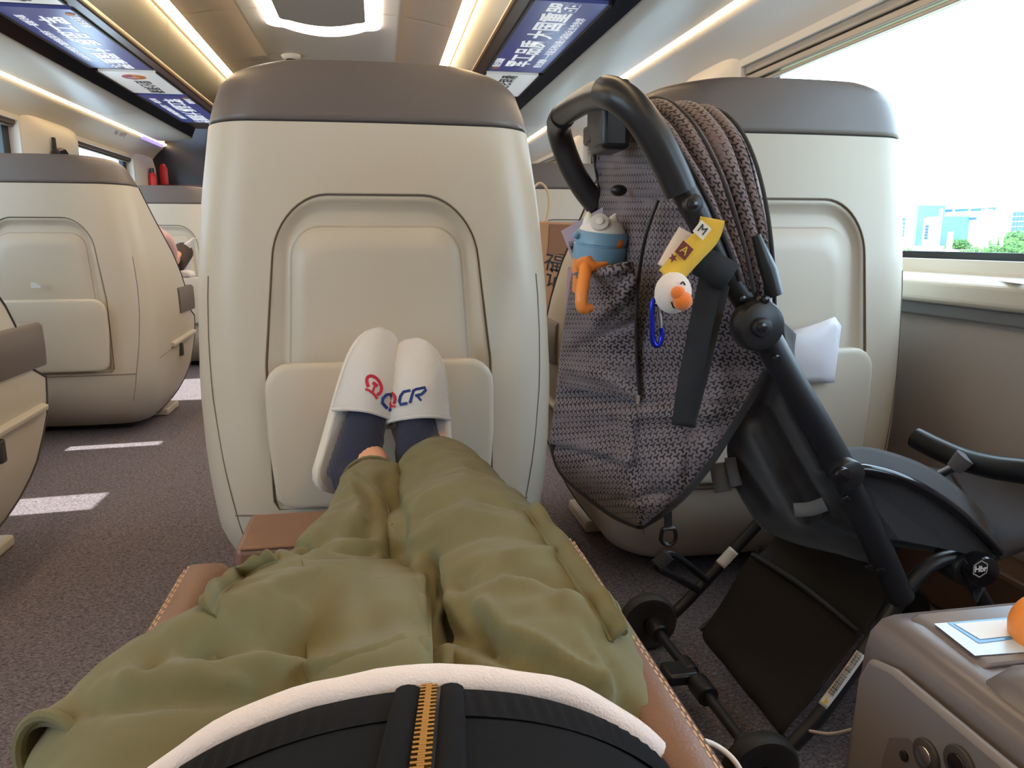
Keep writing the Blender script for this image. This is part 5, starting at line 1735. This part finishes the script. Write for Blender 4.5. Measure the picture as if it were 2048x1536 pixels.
# white pouch in the pocket of the right seat
YP = 1.425
rows = [[(1560, 700), (1555, 735)], [(1585, 660), (1580, 735)], [(1610, 655), (1612, 735)], [(1640, 645), (1640, 735)], [(1668, 634), (1666, 735)], [(1680, 652), (1664, 735)]]
g = []
for i, (t_, b_2) in enumerate(rows):
    g.append([P(t_[0] + (b_2[0] - t_[0]) * k / 8, t_[1] + (b_2[1] + 30 - t_[1]) * k / 8, y=YP - .012 * math.sin(math.pi * k / 8) * math.sin(math.pi * i / 5) + .004 * noise.noise(Vector((i, k * .7, 3)))) for k in range(9)])
o = MB().grid(g).build('pouch', mat('white_plastic_film', rgb(232, 228, 234), .25), solid=.008, soff=0, auto=0)
tag(o, 'white wrapped pouch sticking out of the right seat pocket', 'pouch')
# scrap in the pocket across the aisle
o = MB().loft([[P(a, b, y=3.19 + .008 * k) for a, b in ((61, 565), (70, 565), (82, 573), (80, 576), (62, 576))] for k in (0, 1)]).build('paper_scrap', M['paper'], smooth=False)
tag(o, 'small white paper scrap in the pocket of the seat across the aisle', 'paper')
# kraft paper bag on the seat beyond the pushchair
YG = 3.06
bg_ = thing('paper_bag', 'brown kraft paper bag hanging in the gap between the two near seats', 'paper bag', P(1120, 560, y=YG))
kraft = mat('kraft_paper', rgb(178, 128, 88), .7, var=.05, vscale=20)
bp_ = [(1062, 442), (1152, 446), (1142, 650), (1056, 650)]
MB().loft([[P(a, b, y=YG) + Vector((0, dy, 0)) for a, b in bp_] for dy in (0, .05, .10)]).build('body', kraft, bg_, bevel=.006)
cd = [P(a, b, y=YG + .02) for a, b in ((1092, 446), (1098, 410), (1094, 380), (1080, 366), (1066, 380), (1062, 412), (1066, 444))]
MB().tube(bezier(cd, 5), .005, 8).build('handle', mat('twisted_cord', rgb(206, 178, 142), .8), bg_)
letters('lettering', '福', M['addark'], bg_, P(1088, 522, y=YG - .002), (1, 0, -.2), (.2, 0, 1), .09)
letters('lettering', '记', M['addark'], bg_, P(1090, 556, y=YG - .002), (1, 0, -.2), (.2, 0, 1), .09)
stk2 = P(1125, 480, y=YG - .002)
MB().prism([P(a, b, y=YG - .003) for a, b in ((1100, 448), (1148, 450), (1140, 508), (1096, 508))], (0, -.001, 0)).build('label_band', mat('brown_band', rgb(140, 92, 62), .7), bg_, smooth=False)
# passenger in the seat across the aisle: legs stretched to the seat in front of them
ps = thing('person', 'seated passenger across the aisle in pale pink with dark sock and white slipper', 'person', (-1.15, 3.9, .6))
pk = mat('pink_cloth', rgb(222, 178, 172), .85, bump=.3, bscale=200)
fused('body', [([Vector((-1.25, 3.72, .70)), Vector((-1.2, 3.85, .76)), P(338, 520, y=4.2) + Vector((-.03, 0, 0)), P(356, 515, y=4.45), P(370, 505, y=4.62)], [.1, .08, .05, .04, .035], 1),
               ([Vector((-1.3, 3.62, .75)), Vector((-1.3, 3.55, 1.0)), Vector((-1.3, 3.52, 1.12))], [.12, .13, .07], 1)], M['skin'], ps, .012, 3)
fused('shirt', [([P(318, 470, y=3.95), P(328, 482, y=4.05), P(337, 502, y=4.15), P(338, 540, y=4.2)], [.035, .045, .045, .04], 1), ([Vector((-1.3, 3.64, .75)), Vector((-1.3, 3.57, 1.05))], [.14, .15], 1), ([Vector((-1.3, 3.62, .9)), P(318, 470, y=3.95)], [.07, .055], 1)], pk, ps, .01, 3)
fused('sock', [([P(344, 530, y=4.35), P(356, 515, y=4.5), P(368, 502, y=4.6)], [.062, .062, .055], 1)], mat('dark_sock', rgb(62, 50, 44), .9), ps, .01, 3)
def far_slipper(pts, y, ln):
    rings = [[P(a, b, y=y) + Vector((0, dy, 0)) for a, b in pts] for dy in (0, ln)]
    MB().loft(rings).build('slipper', M['terry'], ps, bevel=.012, seg=3)
far_slipper([(388, 474), (381, 490), (372, 545), (364, 548), (370, 505), (356, 494)], 4.55, .08)
far_slipper([(350, 546), (365, 540), (380, 545), (382, 556), (350, 556)], 4.3, .12)
# coat hooks with hanging things and fire extinguishers by the far left pillars
for px, py, lab in ((108, 296, 'dark coat hook on the left pillar between the windows'), (302, 352, 'thin dark hook on the far left pillar')):
    v = P(px, py, x=S('left', 1.585))
    MB_ = MB().box((v.x - .006, v.y - .012, v.z - .03), (v.x + .012, v.y + .012, v.z + .06))
    tag(MB_.build('coat_hook', M['navy'], bevel=.004), lab, 'hook', 'coat hooks')
o = MB().loft([[P(a, b, x=S('left', 1.58)) + Vector((dx, 0, 0)) for a, b in ((106, 300), (116, 295), (124, 305), (130, 330), (104, 330))] for dx in (-.01, .04)]).build('hanging_bag', M['navy'], bevel=.01)
tag(o, 'dark cloth bag hanging from the hook on the left pillar', 'bag')
def extinguisher(px, py, s, lab):
    v = P(px, py, x=S('left', 1.565))
    e = thing('fire_extinguisher', lab, 'fire extinguisher', v, 'fire extinguishers by the far left pillar')
    MB().lathe(v, (0, 0, 1), [(-.20 * s, .05 * s), (-.19 * s, .056 * s), (.06 * s, .056 * s), (.11 * s, .04 * s), (.13 * s, .02 * s)], 20).build('cylinder', M['red'], e)
    MB().box((v.x - .02 * s, v.y - .02 * s, v.z + .13 * s), (v.x + .02 * s, v.y + .04 * s, v.z + .19 * s)).build('valve', M['black'], e, bevel=.004)
extinguisher(306, 362, .55, 'shorter red fire extinguisher, lower left of the pair by the far pillar')
extinguisher(329, 350, .8, 'taller red fire extinguisher at the corner of the far pillar')

# thin pale flat patch laid on the window ledge
q = [P(a, b, z=.9115) for a, b in ((1996, 562), (2050, 554), (2100, 560), (2052, 569))]
o = MB().prism([Vector((min(v.x, 1.372), v.y, .9108)) for v in q], (0, 0, .0012)).build('pale_ledge_patch', M['paper'], smooth=False)
tag(o, 'pale thin patch on the ledge under the right window', 'paper')
